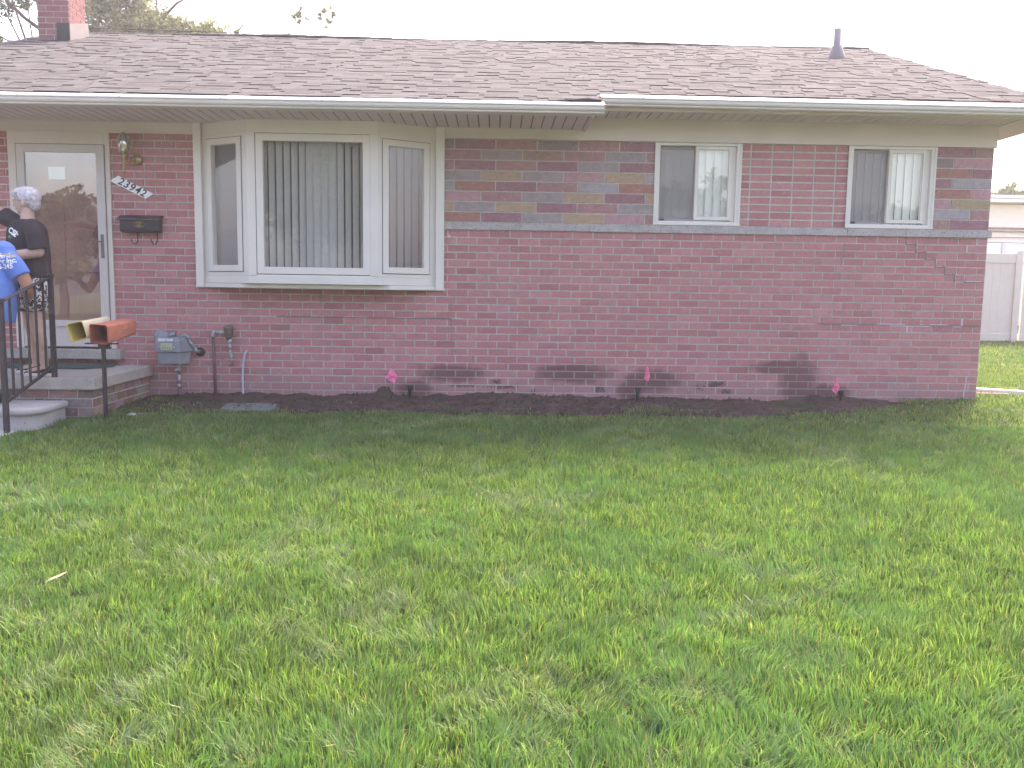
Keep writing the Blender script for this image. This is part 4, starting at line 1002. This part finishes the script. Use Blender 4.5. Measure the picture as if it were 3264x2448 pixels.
# ------------------------------------------------------------------ trees
def tree(name, base, trunk_top, r0, clusters, n_leaf, leaf, cols, label, cat='tree', group=None, seed=1, bare=()):
    t = thing(name, base, label, cat, group); rg = np.random.default_rng(seed); rnd = random.Random(seed)
    s = MB(); b = Vector(base); tt = Vector(trunk_top)
    tp = [b + Vector((0, 0, -.2)), b.lerp(tt, .35) + Vector((rnd.uniform(-.15, .15), 0, 0)), b.lerp(tt, .7) + Vector((rnd.uniform(-.15, .15), 0, 0)), tt]
    s.tube(tp, [r0, r0 * .8, r0 * .6, r0 * .4], 8)
    ends = []
    for (c, rad) in clusters:
        c = Vector(c); st = tp[1].lerp(tt, rnd.uniform(.3, 1)); mid = st.lerp(c, .5) + Vector((0, rnd.uniform(-.2, .2), -.25 * (c - st).length * .3))
        s.tube(bez([st, mid, c], 6), [r0 * .28 * (1 - .11 * i) for i in range(7)], 5)
        for k in range(9):
            e = c + Vector([rnd.gauss(0, 1) * r * .55 for r in rad]); m2 = c.lerp(e, .5) + Vector((rnd.uniform(-.1, .1), 0, .05))
            s.tube([c, m2, e], [r0 * .07, r0 * .05, r0 * .025], 4)
    for pts, ra in bare: s.tube(pts, ra, 6)
    s.build('trunk', M_BARK, t, smooth=True)
    P = []; tot = sum(c[1][0] * c[1][2] for c in clusters)
    for c, rad in clusters:
        k = int(n_leaf * rad[0] * rad[2] / tot)
        nn = max(6, k // 26); cc = np.array(c) + rg.normal(0, .42, (nn, 3)) * np.array(rad)
        P.append(cc[rg.integers(0, nn, k)] + rg.normal(0, .16, (k, 3)) * min(rad) * 1.0)
    P = np.concatenate(P); N = len(P)
    a = rg.normal(0, 1, (N, 3)); a /= np.linalg.norm(a, axis=1)[:, None]; b2 = np.cross(a, rg.normal(0, 1, (N, 3))); b2 /= np.linalg.norm(b2, axis=1)[:, None]
    sz = leaf * rg.uniform(.6, 1.3, (N, 1)); V = np.stack([P - a * sz, P + b2 * sz * .45, P + a * sz, P - b2 * sz * .45], 1).reshape(-1, 3)
    ci = np.array(cols)[rg.integers(0, len(cols), N)] * rg.uniform(.75, 1.25, (N, 1))
    np_mesh('crown', V, np.arange(N * 4), np.full(N, 4), np.repeat(ci, 4, 0), M_LEAF, t)
    return t
LG = [(.17, .19, .10), (.21, .225, .125), (.14, .155, .085), (.25, .25, .16)]
g0 = float(gz(0, 16)) 
tree('broad_tree', (-15.3, 16, g0), (-15.2, 16, 6.8), .2,
     [((-16.3, 16, 8.7), (.75, .9, .7)), ((-15.4, 16.2, 9.0), (.8, .9, .7)), ((-15.5, 15.8, 8.0), (.9, 1, .55)), ((-14.6, 16, 7.85), (.9, 1, .5)), ((-13.7, 16, 7.7), (.8, .9, .45)), ((-12.8, 16, 7.75), (.7, .8, .36)), ((-14.9, 16, 8.3), (.6, .8, .4)), ((-14.2, 16, 8.15), (.6, .8, .4)), ((-13.2, 16, 7.95), (.6, .8, .35)), ((-13.6, 16, 8.0), (.6, .8, .35)), ((-16.6, 16, 7.7), (.7, .9, .6)), ((-16, 17, 10.2), (1.2, 1.2, .8)), ((-12.3, 16, 7.9), (.3, .4, .22))],
     27000, .058, LG, 'leafy green tree rising behind the roof just right of chimney', seed=3,
     bare=[([(-14.75, 16, 7.4), (-14.62, 16, 8.3), (-14.45, 16, 8.5), (-14.1, 16, 8.85), (-13.6, 16, 9.1)], [.07, .06, .05, .035, .015]), ([(-14.62, 16, 8.3), (-14.68, 16, 8.6), (-14.65, 16, 9.2)], [.04, .03, .015]),
           ([(-12.7, 16, 7.6), (-12.45, 16, 8.1), (-12.3, 16, 8.3), (-12.25, 16, 8.9)], [.03, .025, .02, .008]), ([(-15.5, 16, 8.4), (-15.2, 16, 8.7), (-15.1, 16, 9.4)], [.05, .04, .02])])
tree('open_branched_tree', (-16.9, 14.5, g0), (-17.0, 14.5, 6.6), .16,
     [((-18.4, 15, 8.5), (.55, .6, .4)), ((-17.7, 15, 8.55), (.4, .6, .35)), ((-18.7, 15, 7.55), (.45, .6, .22)), ((-18.3, 15, 9.4), (.9, .8, .5)), ((-18.9, 15, 8.0), (.3, .5, .3)), ((-17.2, 15, 8.4), (.35, .5, .4))],
     3600, .06, [(.05, .10, .055), (.08, .13, .06), (.06, .10, .06)], 'sparse tree with open branches left of the brick chimney', seed=5,
     bare=[([(-17.1, 15, 7.6), (-17.8, 15, 8.1), (-18.3, 15, 8.6), (-18.6, 15, 9.1)], [.06, .05, .04, .02]), ([(-17.5, 15, 7.1), (-18.1, 15, 7.4), (-18.9, 15, 7.9)], [.03, .025, .012])])
tree('slender_tree', (-10.6, 16, g0), (-10.5, 16, 7.6), .07,
     [((-9.95, 16, 8.68), (.26, .3, .2)), ((-10.05, 16, 8.45), (.2, .3, .14)), ((-10.7, 16, 8.6), (.26, .3, .22)), ((-11.0, 16, 7.95), (.17, .3, .13)), ((-10.3, 16, 7.84), (.3, .3, .12)), ((-9.9, 16, 7.78), (.25, .3, .1))],
     800, .055, [(.17, .19, .09), (.2, .18, .12), (.15, .16, .08)], 'thin sapling top with few leaves peeking over the roof', seed=8)
tree('round_tree', (15.6, 26, .2), (15.6, 26, 4), .15, [((15.3, 26, 5.1), (.5, .8, .4)), ((15.9, 26, 5.15), (.45, .8, .38)), ((16.6, 26, 4.95), (.6, .8, .3)), ((14.6, 26, 4.9), (.7, .8, .35))], 3200, .09, [(.07, .11, .04), (.1, .14, .05)], 'distant round green tree top above the cream garage', seed=9)
# trees on the far side of the street, behind the viewer: they show in the window panes
def street_tree(x, y, h, wd, seed, lb, dens=9000, leaf=.15):
    rd = random.Random(seed); cl = []
    for k in range(14):
        a = rd.uniform(0, 6.28); q = rd.uniform(.1, .8); cl.append(((x + math.cos(a) * wd * q, y + math.sin(a) * wd * .5 * q, h * rd.uniform(.32, .9)), (wd * .42, wd * .35, h * .13)))
    tree('street_tree', (x, y, -.6), (x + .2, y, h * .6), .25, cl, dens, leaf, [(.055, .07, .03), (.08, .10, .04), (.045, .052, .025)], lb, group='trees across the street', seed=seed)
street_tree(-12.5, -26, 12, 5.0, 31, 'tall street tree reflected in the bay window', 40000)
street_tree(-21.0, -30, 10.5, 2.6, 32, 'street tree reflected at the right edge of the storm door', 24000)
street_tree(-26, -33, 5.2, 5.0, 33, 'low street tree reflected in the lower half of storm door', 30000)
street_tree(3.6, -30, 6.6, 3.6, 34, 'street tree reflected in the left small window', 5000)
street_tree(12.5, -31, 4.9, 6.0, 35, 'low street tree reflected in the right small window', 24000)
street_tree(-5.5, -36, 8, 4.5, 36, 'bushy street tree reflected between the windows', 16000)

# ------------------------------------------------------------------ people
def limb(s, pts, rad, seg=12):
    s.tube(pts, rad, seg); s.ball(pts[0], rad[0] if not isinstance(rad[0], tuple) else min(rad[0]), 10); s.ball(pts[-1], rad[-1] if not isinstance(rad[-1], tuple) else min(rad[-1]), 10)
def hand(s, wrist, d, up, side_sign=1, curl=.5):
    """palm and five separate, bent fingers; d = along the forearm, up = back of the hand"""
    d = Vector(d).normalized(); up = Vector(up); up = (up - d * up.dot(d)).normalized(); sd_ = d.cross(up).normalized() * side_sign
    w_ = Vector(wrist)
    s.rings([[w_ + sd_ * (a * k1) + up * (b * k2) + d * t for a, b in ((1, 0), (.7, .7), (0, 1), (-.7, .7), (-1, 0), (-.7, -.7), (0, -1), (.7, -.7))] for t, k1, k2 in ((-.01, .024, .018), (.03, .034, .015), (.07, .04, .014), (.092, .038, .012))])
    for i, (o_, L_) in enumerate(((-.029, .062), (-.010, .074), (.010, .070), (.028, .056))):
        p = w_ + d * .085 + sd_ * o_; dd = d.copy(); pts = [p]
        for k in range(3):
            dd = (dd - up * curl * (.45 + .25 * k)).normalized(); p = p + dd * (L_ * (.45, .32, .23)[k]); pts.append(p)
        s.tube(pts, [.0085, .008, .0075, .0062], 8)
    p = w_ + d * .025 - sd_ * .026; pts = [p, p + (d * .5 - sd_ * .8).normalized() * .03, p + (d * .8 - sd_ * .75).normalized() * .055 - up * .005, p + (d * 1 - sd_ * .55).normalized() * .078 - up * .012]
    s.tube(pts, [.0115, .0105, .009, .007], 8)
def head_shape(s, c, f, scale=1.0):
    """f = facing direction (unit, horizontal)"""
    f = Vector(f).normalized(); r = f.cross(Vector((0, 0, 1))); T = Matrix((f, -r, Vector((0, 0, 1)))).transposed(); c = Vector(c); S = scale
    Pt = lambda a, b, z: c + f * a * S + r * b * S + Vector((0, 0, z * S))
    s.ball(Pt(-.012, 0, .035), (.095 * S, .076 * S, .088 * S), 18, M=T)           # cranium
    s.ball(Pt(.022, 0, -.03), (.064 * S, .060 * S, .085 * S), 16, M=T)            # face
    s.ball(Pt(.045, 0, -.088), (.035 * S, .034 * S, .026 * S), 12, M=T)           # chin
    s.ball(Pt(.0, 0, -.06), (.055 * S, .052 * S, .045 * S), 12, M=T)
    s.tube([Pt(.078, 0, .012), Pt(.094, 0, -.012), Pt(.106, 0, -.03)], [.008 * S, .010 * S, .013 * S], 8); s.ball(Pt(.098, 0, -.034), (.012 * S, .014 * S, .010 * S), 8, M=T)
    s.ball(Pt(.075, 0, .03), (.018 * S, .05 * S, .013 * S), 10, M=T)              # brow
    s.ball(Pt(.078, 0, -.058), (.012 * S, .022 * S, .009 * S), 8, M=T); s.ball(Pt(.058, .028, -.02), (.022 * S, .02 * S, .02 * S), 8, M=T); s.ball(Pt(.058, -.028, -.02), (.022 * S, .02 * S, .02 * S), 8, M=T)
    for q in (1, -1): s.ball(Pt(-.008, q * .076, -.012), (.016 * S, .008 * S, .029 * S), 10, M=T); 
    return Pt, T

# woman on the porch
W = thing('person', (-9.35, -1.1, .3), 'grey-haired woman in black t-shirt and patterned skirt standing on the porch', 'person')
zf = .30
hc = Vector((-9.415, -1.09, 1.862)); ff = Vector((-1, -.12, 0)).normalized()
sk = MB(); Pt, T = head_shape(sk, hc, ff, .98)
sk.tube([(-9.40, -1.09, 1.80), (-9.40, -1.10, 1.74), (-9.40, -1.10, 1.66)], [.052, .055, .075], 14)
sk.tube([(-9.41, -1.10, 1.70), (-9.41, -1.1, 1.5), (-9.40, -1.1, 1.2), (-9.40, -1.1, 1.0)], [(.10, .08), (.15, .10), (.15, .12), (.15, .12)], 14)
limb(sk, [(-9.55, -.99, 1.66), (-9.63, -.95, 1.73), (-9.80, -.88, 1.80)], [.055, .052, .042]); limb(sk, [(-9.80, -.88, 1.80), (-9.93, -.95, 1.80), (-10.04, -1.02, 1.81)], [.046, .042, .028]); hand(sk, (-10.04, -1.02, 1.81), (-.9, -.3, .1), (0, -.2, 1), 1, .25)
limb(sk, [(-9.285, -1.23, 1.64), (-9.25, -1.26, 1.52), (-9.235, -1.25, 1.41)], [.056, .052, .046]); limb(sk, [(-9.235, -1.25, 1.41), (-9.36, -1.33, 1.385), (-9.50, -1.36, 1.375)], [.046, .044, .028]); hand(sk, (-9.50, -1.36, 1.375), (-1, .1, -.05), (0, -.6, .8), 1, .5)
for (hx, hy, kx, ky, ax, ay) in ((-9.45, -1.05, -9.47, -1.02, -9.455, -.96), (-9.365, -1.14, -9.335, -1.17, -9.255, -1.2)):
    limb(sk, [(hx, hy, 1.12), (kx, ky, .78), ((kx + ax) / 2 + .012, (ky + ay) / 2, .62), (ax, ay, .385)], [.078, .054, .050, .032])
    sk.tube([(ax + .025, ay, .36), (ax, ay, .36), (ax - .14, ay - .02, .335)], [.034, .036, .03], 10)
body = remesh(sk.build('body', M_SKIN, W, smooth=True), .0065, 4)
# t-shirt
ts = MB()
ts.tube([(-9.41, -1.10, 1.708), (-9.41, -1.10, 1.68), (-9.41, -1.10, 1.62), (-9.41, -1.10, 1.5), (-9.405, -1.105, 1.36), (-9.40, -1.11, 1.26), (-9.39, -1.11, 1.17)], [(.075, .075), (.135, .10), (.175, .12), (.185, .135), (.19, .15), (.185, .155), (.185, .155)], 20)
ts.ball((-9.30, -1.22, 1.655), (.075, .075, .055), 12); ts.ball((-9.53, -1.0, 1.655), (.075, .07, .055), 12)
ts.tube([(-9.30, -1.22, 1.66), (-9.255, -1.26, 1.56), (-9.235, -1.265, 1.435)], [.072, .078, .082], 14)
ts.tube([(-9.53, -1.0, 1.66), (-9.60, -.97, 1.70), (-9.70, -.93, 1.745)], [.07, .078, .085], 14)
ts.ball((-9.46, -1.19, 1.50), (.09, .08, .075), 12)
sh = remesh(ts.build('t_shirt', M_TSB, W, smooth=True), .0085, 5)
sk2 = MB(); sk2.tube([(-9.395, -1.11, 1.24), (-9.395, -1.11, 1.12), (-9.40, -1.11, .98), (-9.40, -1.11, .885)], [(.165, .15), (.175, .165), (.16, .155), (.148, .145)], 24); sk2.build('skirt', M_SKIRT, W, smooth=True)
# hair
hr = MB(); hr.ball(tuple(Pt(-.025, 0, .045)), (.108, .092, .098), 20, M=T); hr.ball(tuple(Pt(.045, 0, .078)), (.062, .078, .05), 14, M=T); hr.ball(tuple(Pt(-.075, 0, -.01)), (.05, .075, .07), 14, M=T)
for k in range(60):
    a = random.uniform(-1, 1); b = random.uniform(-.9, .9)
    p0 = Pt(-.02 + .05 * a, .03 * b, .135); p1 = Pt(.02 + .09 * a, .085 * b, .10); p2 = Pt(.02 + .10 * a if a > 0 else -.03 + .08 * a, .1 * b, .045 - .05 * (a < 0))
    hr.tube(bez([p0, p1, p2], 4), [.006, .008, .009, .008, .004], 5)
ho = hr.build('hair', M_HAIR, W, smooth=True); ho.modifiers.new('rm', 'REMESH').mode = 'VOXEL'; ho.modifiers['rm'].voxel_size = .006; ho.modifiers['rm'].use_smooth_shade = True
# keep face clear: ears, eyes, glasses, lips
for q in (1, -1):
    e = MB(); e.ball(tuple(Pt(-.006, q * .083, -.015)), (.017, .010, .030), 12, M=T); e.build('ear', M_SKIN, W, smooth=True)
    e = MB(); e.ball(tuple(Pt(.066, q * .029, .006)), .0115, 10); eo = e.build('eye', M_EYEW, W, smooth=True)
    e = MB(); e.ball(tuple(Pt(.075, q * .029, .006)), .0055, 8); e.build('iris', M_IRIS, eo, smooth=True)
g = MB()
for q in (1, -1):
    g.tube([Pt(.088, q * .03 + .021 * math.cos(t), .005 + .014 * math.sin(t)) for t in np.linspace(0, 6.1, 14)], .002, 5)
    g.tube([Pt(.088, q * .051, .012), Pt(.04, q * .078, .012), Pt(-.01, q * .086, .005)], .0028, 5)
g.tube([Pt(.09, -.01, .008), Pt(.092, 0, .01), Pt(.09, .01, .008)], .002, 5); g.build('glasses', M_SPEC, W)
g = MB(); g.ball(tuple(Pt(.085, 0, -.055)), (.007, .018, .004), 8, M=T); g.ball(tuple(Pt(.084, 0, -.065)), (.008, .016, .005), 8, M=T); g.build('lips', M_LIP, W, smooth=True)
# shoes
for (ax, ay) in ((-9.46, -.96), (-9.26, -1.2)):
    s = MB(); s.rings([[(ax + x_, ay + y_ - (x_ - .05) * -.0, z_) for y_, z_ in ((-w_, .315), (-w_, .315 + h_ * .6), (-w_ * .4, .315 + h_), (w_ * .4, .315 + h_), (w_, .315 + h_ * .6), (w_, .315))] for x_, w_, h_ in ((.07, .02, .05), (.055, .034, .07), (.0, .038, .075), (-.06, .043, .05), (-.12, .045, .035), (-.165, .035, .026), (-.18, .015, .015))])
    so_ = s.build('shoe', M_SHOE, W, smooth=True)
    s = MB(); s.prism([(ax + .075, ay - .028), (ax + .06, ay - .042), (ax, ay - .042), (ax - .08, ay - .05), (ax - .15, ay - .045), (ax - .185, ay - .015), (ax - .185, ay + .015), (ax - .15, ay + .045), (ax - .08, ay + .05), (ax, ay + .042), (ax + .06, ay + .042), (ax + .075, ay + .028)], .3015, .327, axis='Z'); s.build('sole', M_SOLE, so_, bevel=.004)
def print_on(name, txt, size, origin, xd, ud, m, target, parent, shear=0, bold=0, spacing=1):
    o = text_mesh(name, txt, size, Matrix.Identity(4), m, None, shear, bold, 0.0, spacing)
    bm = bmesh.new(); bm.from_mesh(o.data); bmesh.ops.triangulate(bm, faces=bm.faces); bmesh.ops.subdivide_edges(bm, edges=bm.edges, cuts=1); bm.to_mesh(o.data); bm.free()
    o.matrix_basis = frame_M(origin, xd, ud); attach(o, parent)
    sw_ = o.modifiers.new('wrap', 'SHRINKWRAP'); sw_.target = target; sw_.wrap_method = 'PROJECT'; sw_.use_project_z = True
    sw_.use_negative_direction = True; sw_.use_positive_direction = False; sw_.project_limit = .4; sw_.offset = .003; sw_.wrap_mode = 'ABOVE_SURFACE'
    return o
print_on('chest_print', 'CSI:', .068, (-9.485, -1.36, 1.592), (.84, -.1, -.50), (.45, 0, .86), M_INKW, sh, W, bold=.003)
print_on('chest_underline', '-----', .05, (-9.50, -1.36, 1.553), (.84, -.1, -.50), (.45, 0, .86), M_INKG, sh, W, bold=.003, spacing=.7)

# man in blue, back to the viewer, at the left edge
P2 = thing('person', (-9.55, -1.6, .095), 'man in blue t-shirt with white lettering leaning away beside the handrail', 'person')
sk = MB(); hc2 = Vector((-9.80, -1.30, 1.60)); f2 = Vector((-.5, .86, 0)).normalized(); Pt2, T2 = head_shape(sk, hc2, f2, 1.02)
sk.tube([(-9.78, -1.33, 1.54), (-9.72, -1.40, 1.48), (-9.64, -1.48, 1.40)], [.058, .06, .08], 14)
sk.tube([(-9.62, -1.5, 1.42), (-9.53, -1.6, 1.15), (-9.50, -1.64, .85)], [(.15, .1), (.16, .12), (.16, .12)], 14)
limb(sk, [(-9.35, -1.52, 1.36), (-9.20, -1.55, 1.20), (-9.175, -1.52, 1.10)], [.06, .055, .05]); limb(sk, [(-9.175, -1.52, 1.09), (-9.24, -1.38, 1.02), (-9.33, -1.25, 1.0)], [.05, .045, .03]); hand(sk, (-9.33, -1.25, 1.0), (-.6, .75, 0), (.1, 0, 1), -1, .6)
limb(sk, [(-9.82, -1.5, 1.36), (-9.95, -1.45, 1.15), (-9.98, -1.4, 1.05)], [.06, .052, .046]); limb(sk, [(-9.98, -1.4, 1.05), (-9.95, -1.2, 1.1), (-9.93, -1.08, 1.15)], [.046, .042, .028]); hand(sk, (-9.93, -1.08, 1.15), (0, 1, .3), (0, -.3, 1), 1, .5)
for (hx, ax) in ((-9.45, -9.44), (-9.62, -9.66)):
    limb(sk, [(hx, -1.62, .85), (hx, -1.6, .55), (ax, -1.62, .4), (ax, -1.64, .19)], [.085, .06, .056, .038]); sk.tube([(ax, -1.66, .135), (ax, -1.60, .135), (ax, -1.48, .12)], [.032, .036, .028], 10)
remesh(sk.build('body', M_SKINT, P2, smooth=True), .0075, 4)
ts = MB()
ts.tube([(-9.66, -1.46, 1.49), (-9.62, -1.49, 1.46), (-9.57, -1.52, 1.38), (-9.51, -1.57, 1.25), (-9.45, -1.62, 1.08), (-9.45, -1.64, .95), (-9.465, -1.65, .81)], [(.10, .11), (.19, .13), (.24, .155), (.25, .165), (.235, .165), (.23, .165), (.225, .165)], 22)
ts.ball((-9.37, -1.51, 1.39), (.10, .10, .10), 12); ts.ball((-9.80, -1.5, 1.38), (.09, .09, .08), 12)
ts.tube([(-9.36, -1.52, 1.36), (-9.25, -1.56, 1.27), (-9.20, -1.56, 1.185)], [.085, .082, .08], 14); ts.tube([(-9.80, -1.5, 1.38), (-9.92, -1.47, 1.22)], [.08, .078], 14)
sh2 = remesh(ts.build('t_shirt', M_TBL, P2, smooth=True), .009, 6)
s = MB(); s.tube([(-9.50, -1.64, .9), (-9.50, -1.64, .8)], [(.19, .14), (.2, .145)], 18)
for hx in (-9.44, -9.61): s.tube([(hx, -1.63, .82), (hx, -1.62, .60)], [.105, .10], 14)
remesh(s.build('shorts', M_KHAKI, P2, smooth=True), .01, 3)
s = MB(); s.ball(tuple(Pt2(-.02, 0, .05)), (.104, .088, .094), 16, M=T2); s.build('hair', mat('dark_hair', (.05, .04, .035), .7), P2, smooth=True)
for q in (1, -1):
    e = MB(); e.ball(tuple(Pt2(.068, q * .029, .006)), .0115, 10); e.build('eye', M_EYEW, P2, smooth=True)
for ax in (-9.44, -9.66):
    s = MB(); s.prism([(ax - .042, -1.70), (ax + .042, -1.70), (ax + .05, -1.55), (ax + .03, -1.44), (ax - .03, -1.44), (ax - .05, -1.55)], .0955, .165, axis='Z'); s.build('shoe', M_SHOE, P2, bevel=.02)
dx, dz = Vector((1, 0, .10)), Vector((0, 0, 1))
print_on('back_print', 'American', .058, (-9.315, -1.85, 1.353), dx, dz, M_INKW, sh2, P2, shear=.3, bold=.001)
print_on('back_print', 'Sprinkler Inc.', .056, (-9.355, -1.85, 1.305), dx, dz, M_INKW, sh2, P2, bold=.0015)
print_on('back_print', '586-796-245', .058, (-9.375, -1.85, 1.256), dx, dz, M_INKW, sh2, P2, bold=.0015)

P2.location.x -= .03; P2.location.z += .01

# ------------------------------------------------------------------ grass
def grass_points():
    out = []
    def add(n, x0, x1, y0, y1): out.append(np.stack([rng.uniform(x0, x1, n), rng.uniform(y0, y1, n)], -1))
    # dense near strip then thinner with distance from the viewer
    for (y0, y1, dens) in ((-7.7, -6.4, 15000), (-6.4, -5.2, 13500), (-5.2, -3.9, 11500), (-3.9, -2.4, 9500), (-2.4, -.35, 8500)):
        d = y1 + 9.09; hw = .64 * d + .9; x0, x1 = -5.1 - hw, -5.1 + hw
        add(int(dens * (x1 - x0) * (y1 - y0)), x0, x1, y0, y1)
    add(52000, -.9, 3.2, -.35, 3); add(42000, 0, 6.5, 3, 8.4); add(9000, 0, 8, 8.4, 16)
    p = np.concatenate(out); x, y = p[:, 0], p[:, 1]
    keep = np.ones(len(p), bool)
    inbed = (x > -8.74) & (x < -.85) & (y > bed_front(x) - .04 * rng.normal(0, 1, len(p)))
    sparse = (vnoise(x, y, .22, 44) > .68) & (y < -.35)
    keep &= ~inbed | (sparse & (rng.random(len(p)) < .16)) | ((x > -8.72) & (x < -8.0) & (y < -.5) & (rng.random(len(p)) < .25)) | ((x > -3.9) & (x < -3.45) & (y < -.55) & (rng.random(len(p)) < .4))
    keep &= ~((y > -.02) & (x < .03) & (x > -11.6) & (y < 8.9))
    keep &= ~((x < -8.77) & (y > -1.33)); keep &= ~((x < -8.98) & (y > -1.92)); keep &= ~((x < -9.12 + .03 * (vnoise(x, y, .1, 9) - .5)) & (y > -8))
    keep &= ~((x > -8.52) & (x < -7.45) & (y > -1.115) & (y < -1.0))
    # bare scuffed spots at the right edge of the bed and holes in the turf
    keep &= ~((vnoise(x, y, .3, 61) > .9) & (vnoise(x, y, .06, 62) > .6))
    keep &= ~((y > -1.5) & (y < -.95) & (x > -1.2) & (vnoise(x, y, .2, 63) > .62) & (rng.random(len(p)) < .8))
    keep &= rng.random(len(p)) < np.where((x > -2.5) & (y > -1.4) & (y < -.2), .6, 1)
    return p[keep]
gp = grass_points(); x, y = gp[:, 0], gp[:, 1]; N = len(gp)
dist = np.hypot(x + 5.16, y + 9.09)
patch = vnoise(x, y, .9, 71) * .5 + vnoise(x, y, .3, 72) * .5
tuft = vnoise(x, y, .10, 73) * .6 + vnoise(x, y, .045, 74) * .4
H = (.034 + .02 * patch + .045 * np.clip(tuft - .25, 0, 1)) * rng.uniform(.4, 1.4, N) * np.where(y > -1.25, .75, 1)
H = H * np.where((y > bed_front(x)) & (x > -8.7) & (x < -.85), .8, 1)
Wd = (.0020 + .0005 * dist) * rng.uniform(.5, 1.6, N)
th0 = 6.28 * vnoise(x, y, .6, 81) + 8 * (vnoise(x, y, .11, 82) - .5)
th = th0 + rng.normal(0, .9, N)
flat = np.clip((vnoise(x, y, .8, 90) * .35 + vnoise(x, y, .16, 91) * .35 + vnoise(x, y, .06, 92) * .3 - .58) * 6, 0, 1)
lean = np.clip(rng.gamma(1.6, .26, N) + flat * .45, 0, 1.6)
lx, ly = np.cos(th), np.sin(th)
az = rng.uniform(0, math.pi, N); wx, wy = np.cos(az), np.sin(az)
z0 = gz(x, y) - .004 + .02 * (vnoise(x, y, .5, 3) - .5)
def pt(t, wv):
    bend = lean * t ** 1.7 * H * .9; up = H * t * np.sqrt(np.clip(1 - (lean * t * .48) ** 2, .12, 1))
    return np.stack([x + lx * bend + wx * wv, y + ly * bend + wy * wv, z0 + up], -1)
h = Wd / 2
V = np.stack([pt(0, -h), pt(0, h), pt(.5, -h * .95), pt(.5, h * .95), pt(1, 0 * h)], 1).reshape(-1, 3)
o5 = (np.arange(N) * 5)[:, None]; F = (o5 + np.array([[0, 1, 3, 2, 2, 3, 4]])).reshape(-1); LT = np.tile([4, 3], N)
pal = np.array([(.138, .218, .064), (.178, .262, .068), (.112, .182, .064), (.225, .285, .085), (.13, .21, .09)])
c = pal[rng.integers(0, 5, N)] * rng.uniform(.45, 1.45, (N, 1))
pale = np.array([.26, .32, .19]); blue = np.array([.13, .225, .085]); straw = np.array([.42, .36, .19])
f1 = (flat * .5)[:, None]; c = c * (1 - f1) + pale * f1 * rng.uniform(.7, 1.2, (N, 1))
f2_ = np.clip((vnoise(x, y, .5, 93) * .5 + vnoise(x, y, .12, 94) * .5 - .5) * 4, 0, .8)[:, None]; c = c * (1 - f2_) + blue * f2_
st = (rng.random(N) < .035 + .12 * (y > -1.25) + .03 * flat)[:, None]; c = np.where(st, straw * rng.uniform(.5, 1.1, (N, 1)), c)
dk = np.clip((vnoise(x, y, .22, 95) * .5 + vnoise(x, y, .08, 96) * .5 - .52) * 4, 0, .3)[:, None]; c = c * (1 - dk) + np.array([.055, .10, .035]) * dk
c5 = np.repeat(c[:, None], 5, 1) * np.array([.6, .6, 1, 1, 1.15])[None, :, None]  # shade painted into the foot of each blade, light into its tip
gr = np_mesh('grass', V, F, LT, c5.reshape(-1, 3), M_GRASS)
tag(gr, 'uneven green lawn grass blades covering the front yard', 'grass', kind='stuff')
print('grass blades', N)

# ------------------------------------------------------------------ veil: thin volume added to stand in for lens flare
hm = bpy.data.materials.new('flare_veil'); hm.use_nodes = True; n = hm.node_tree.nodes; l = hm.node_tree.links
n.remove(n['Principled BSDF']); pv = n.new('ShaderNodeVolumePrincipled'); pv.inputs['Color'].default_value = (.93, .90, .93, 1); pv.inputs['Density'].default_value = .0028; pv.inputs['Anisotropy'].default_value = .35
l.new(pv.outputs[0], n['Material Output'].inputs['Volume'])
s = MB(); s.box(-130, 130, -130, 145, -3, 14.5); hz = s.build('flare_veil', hm); tag(hz, kind='stuff')
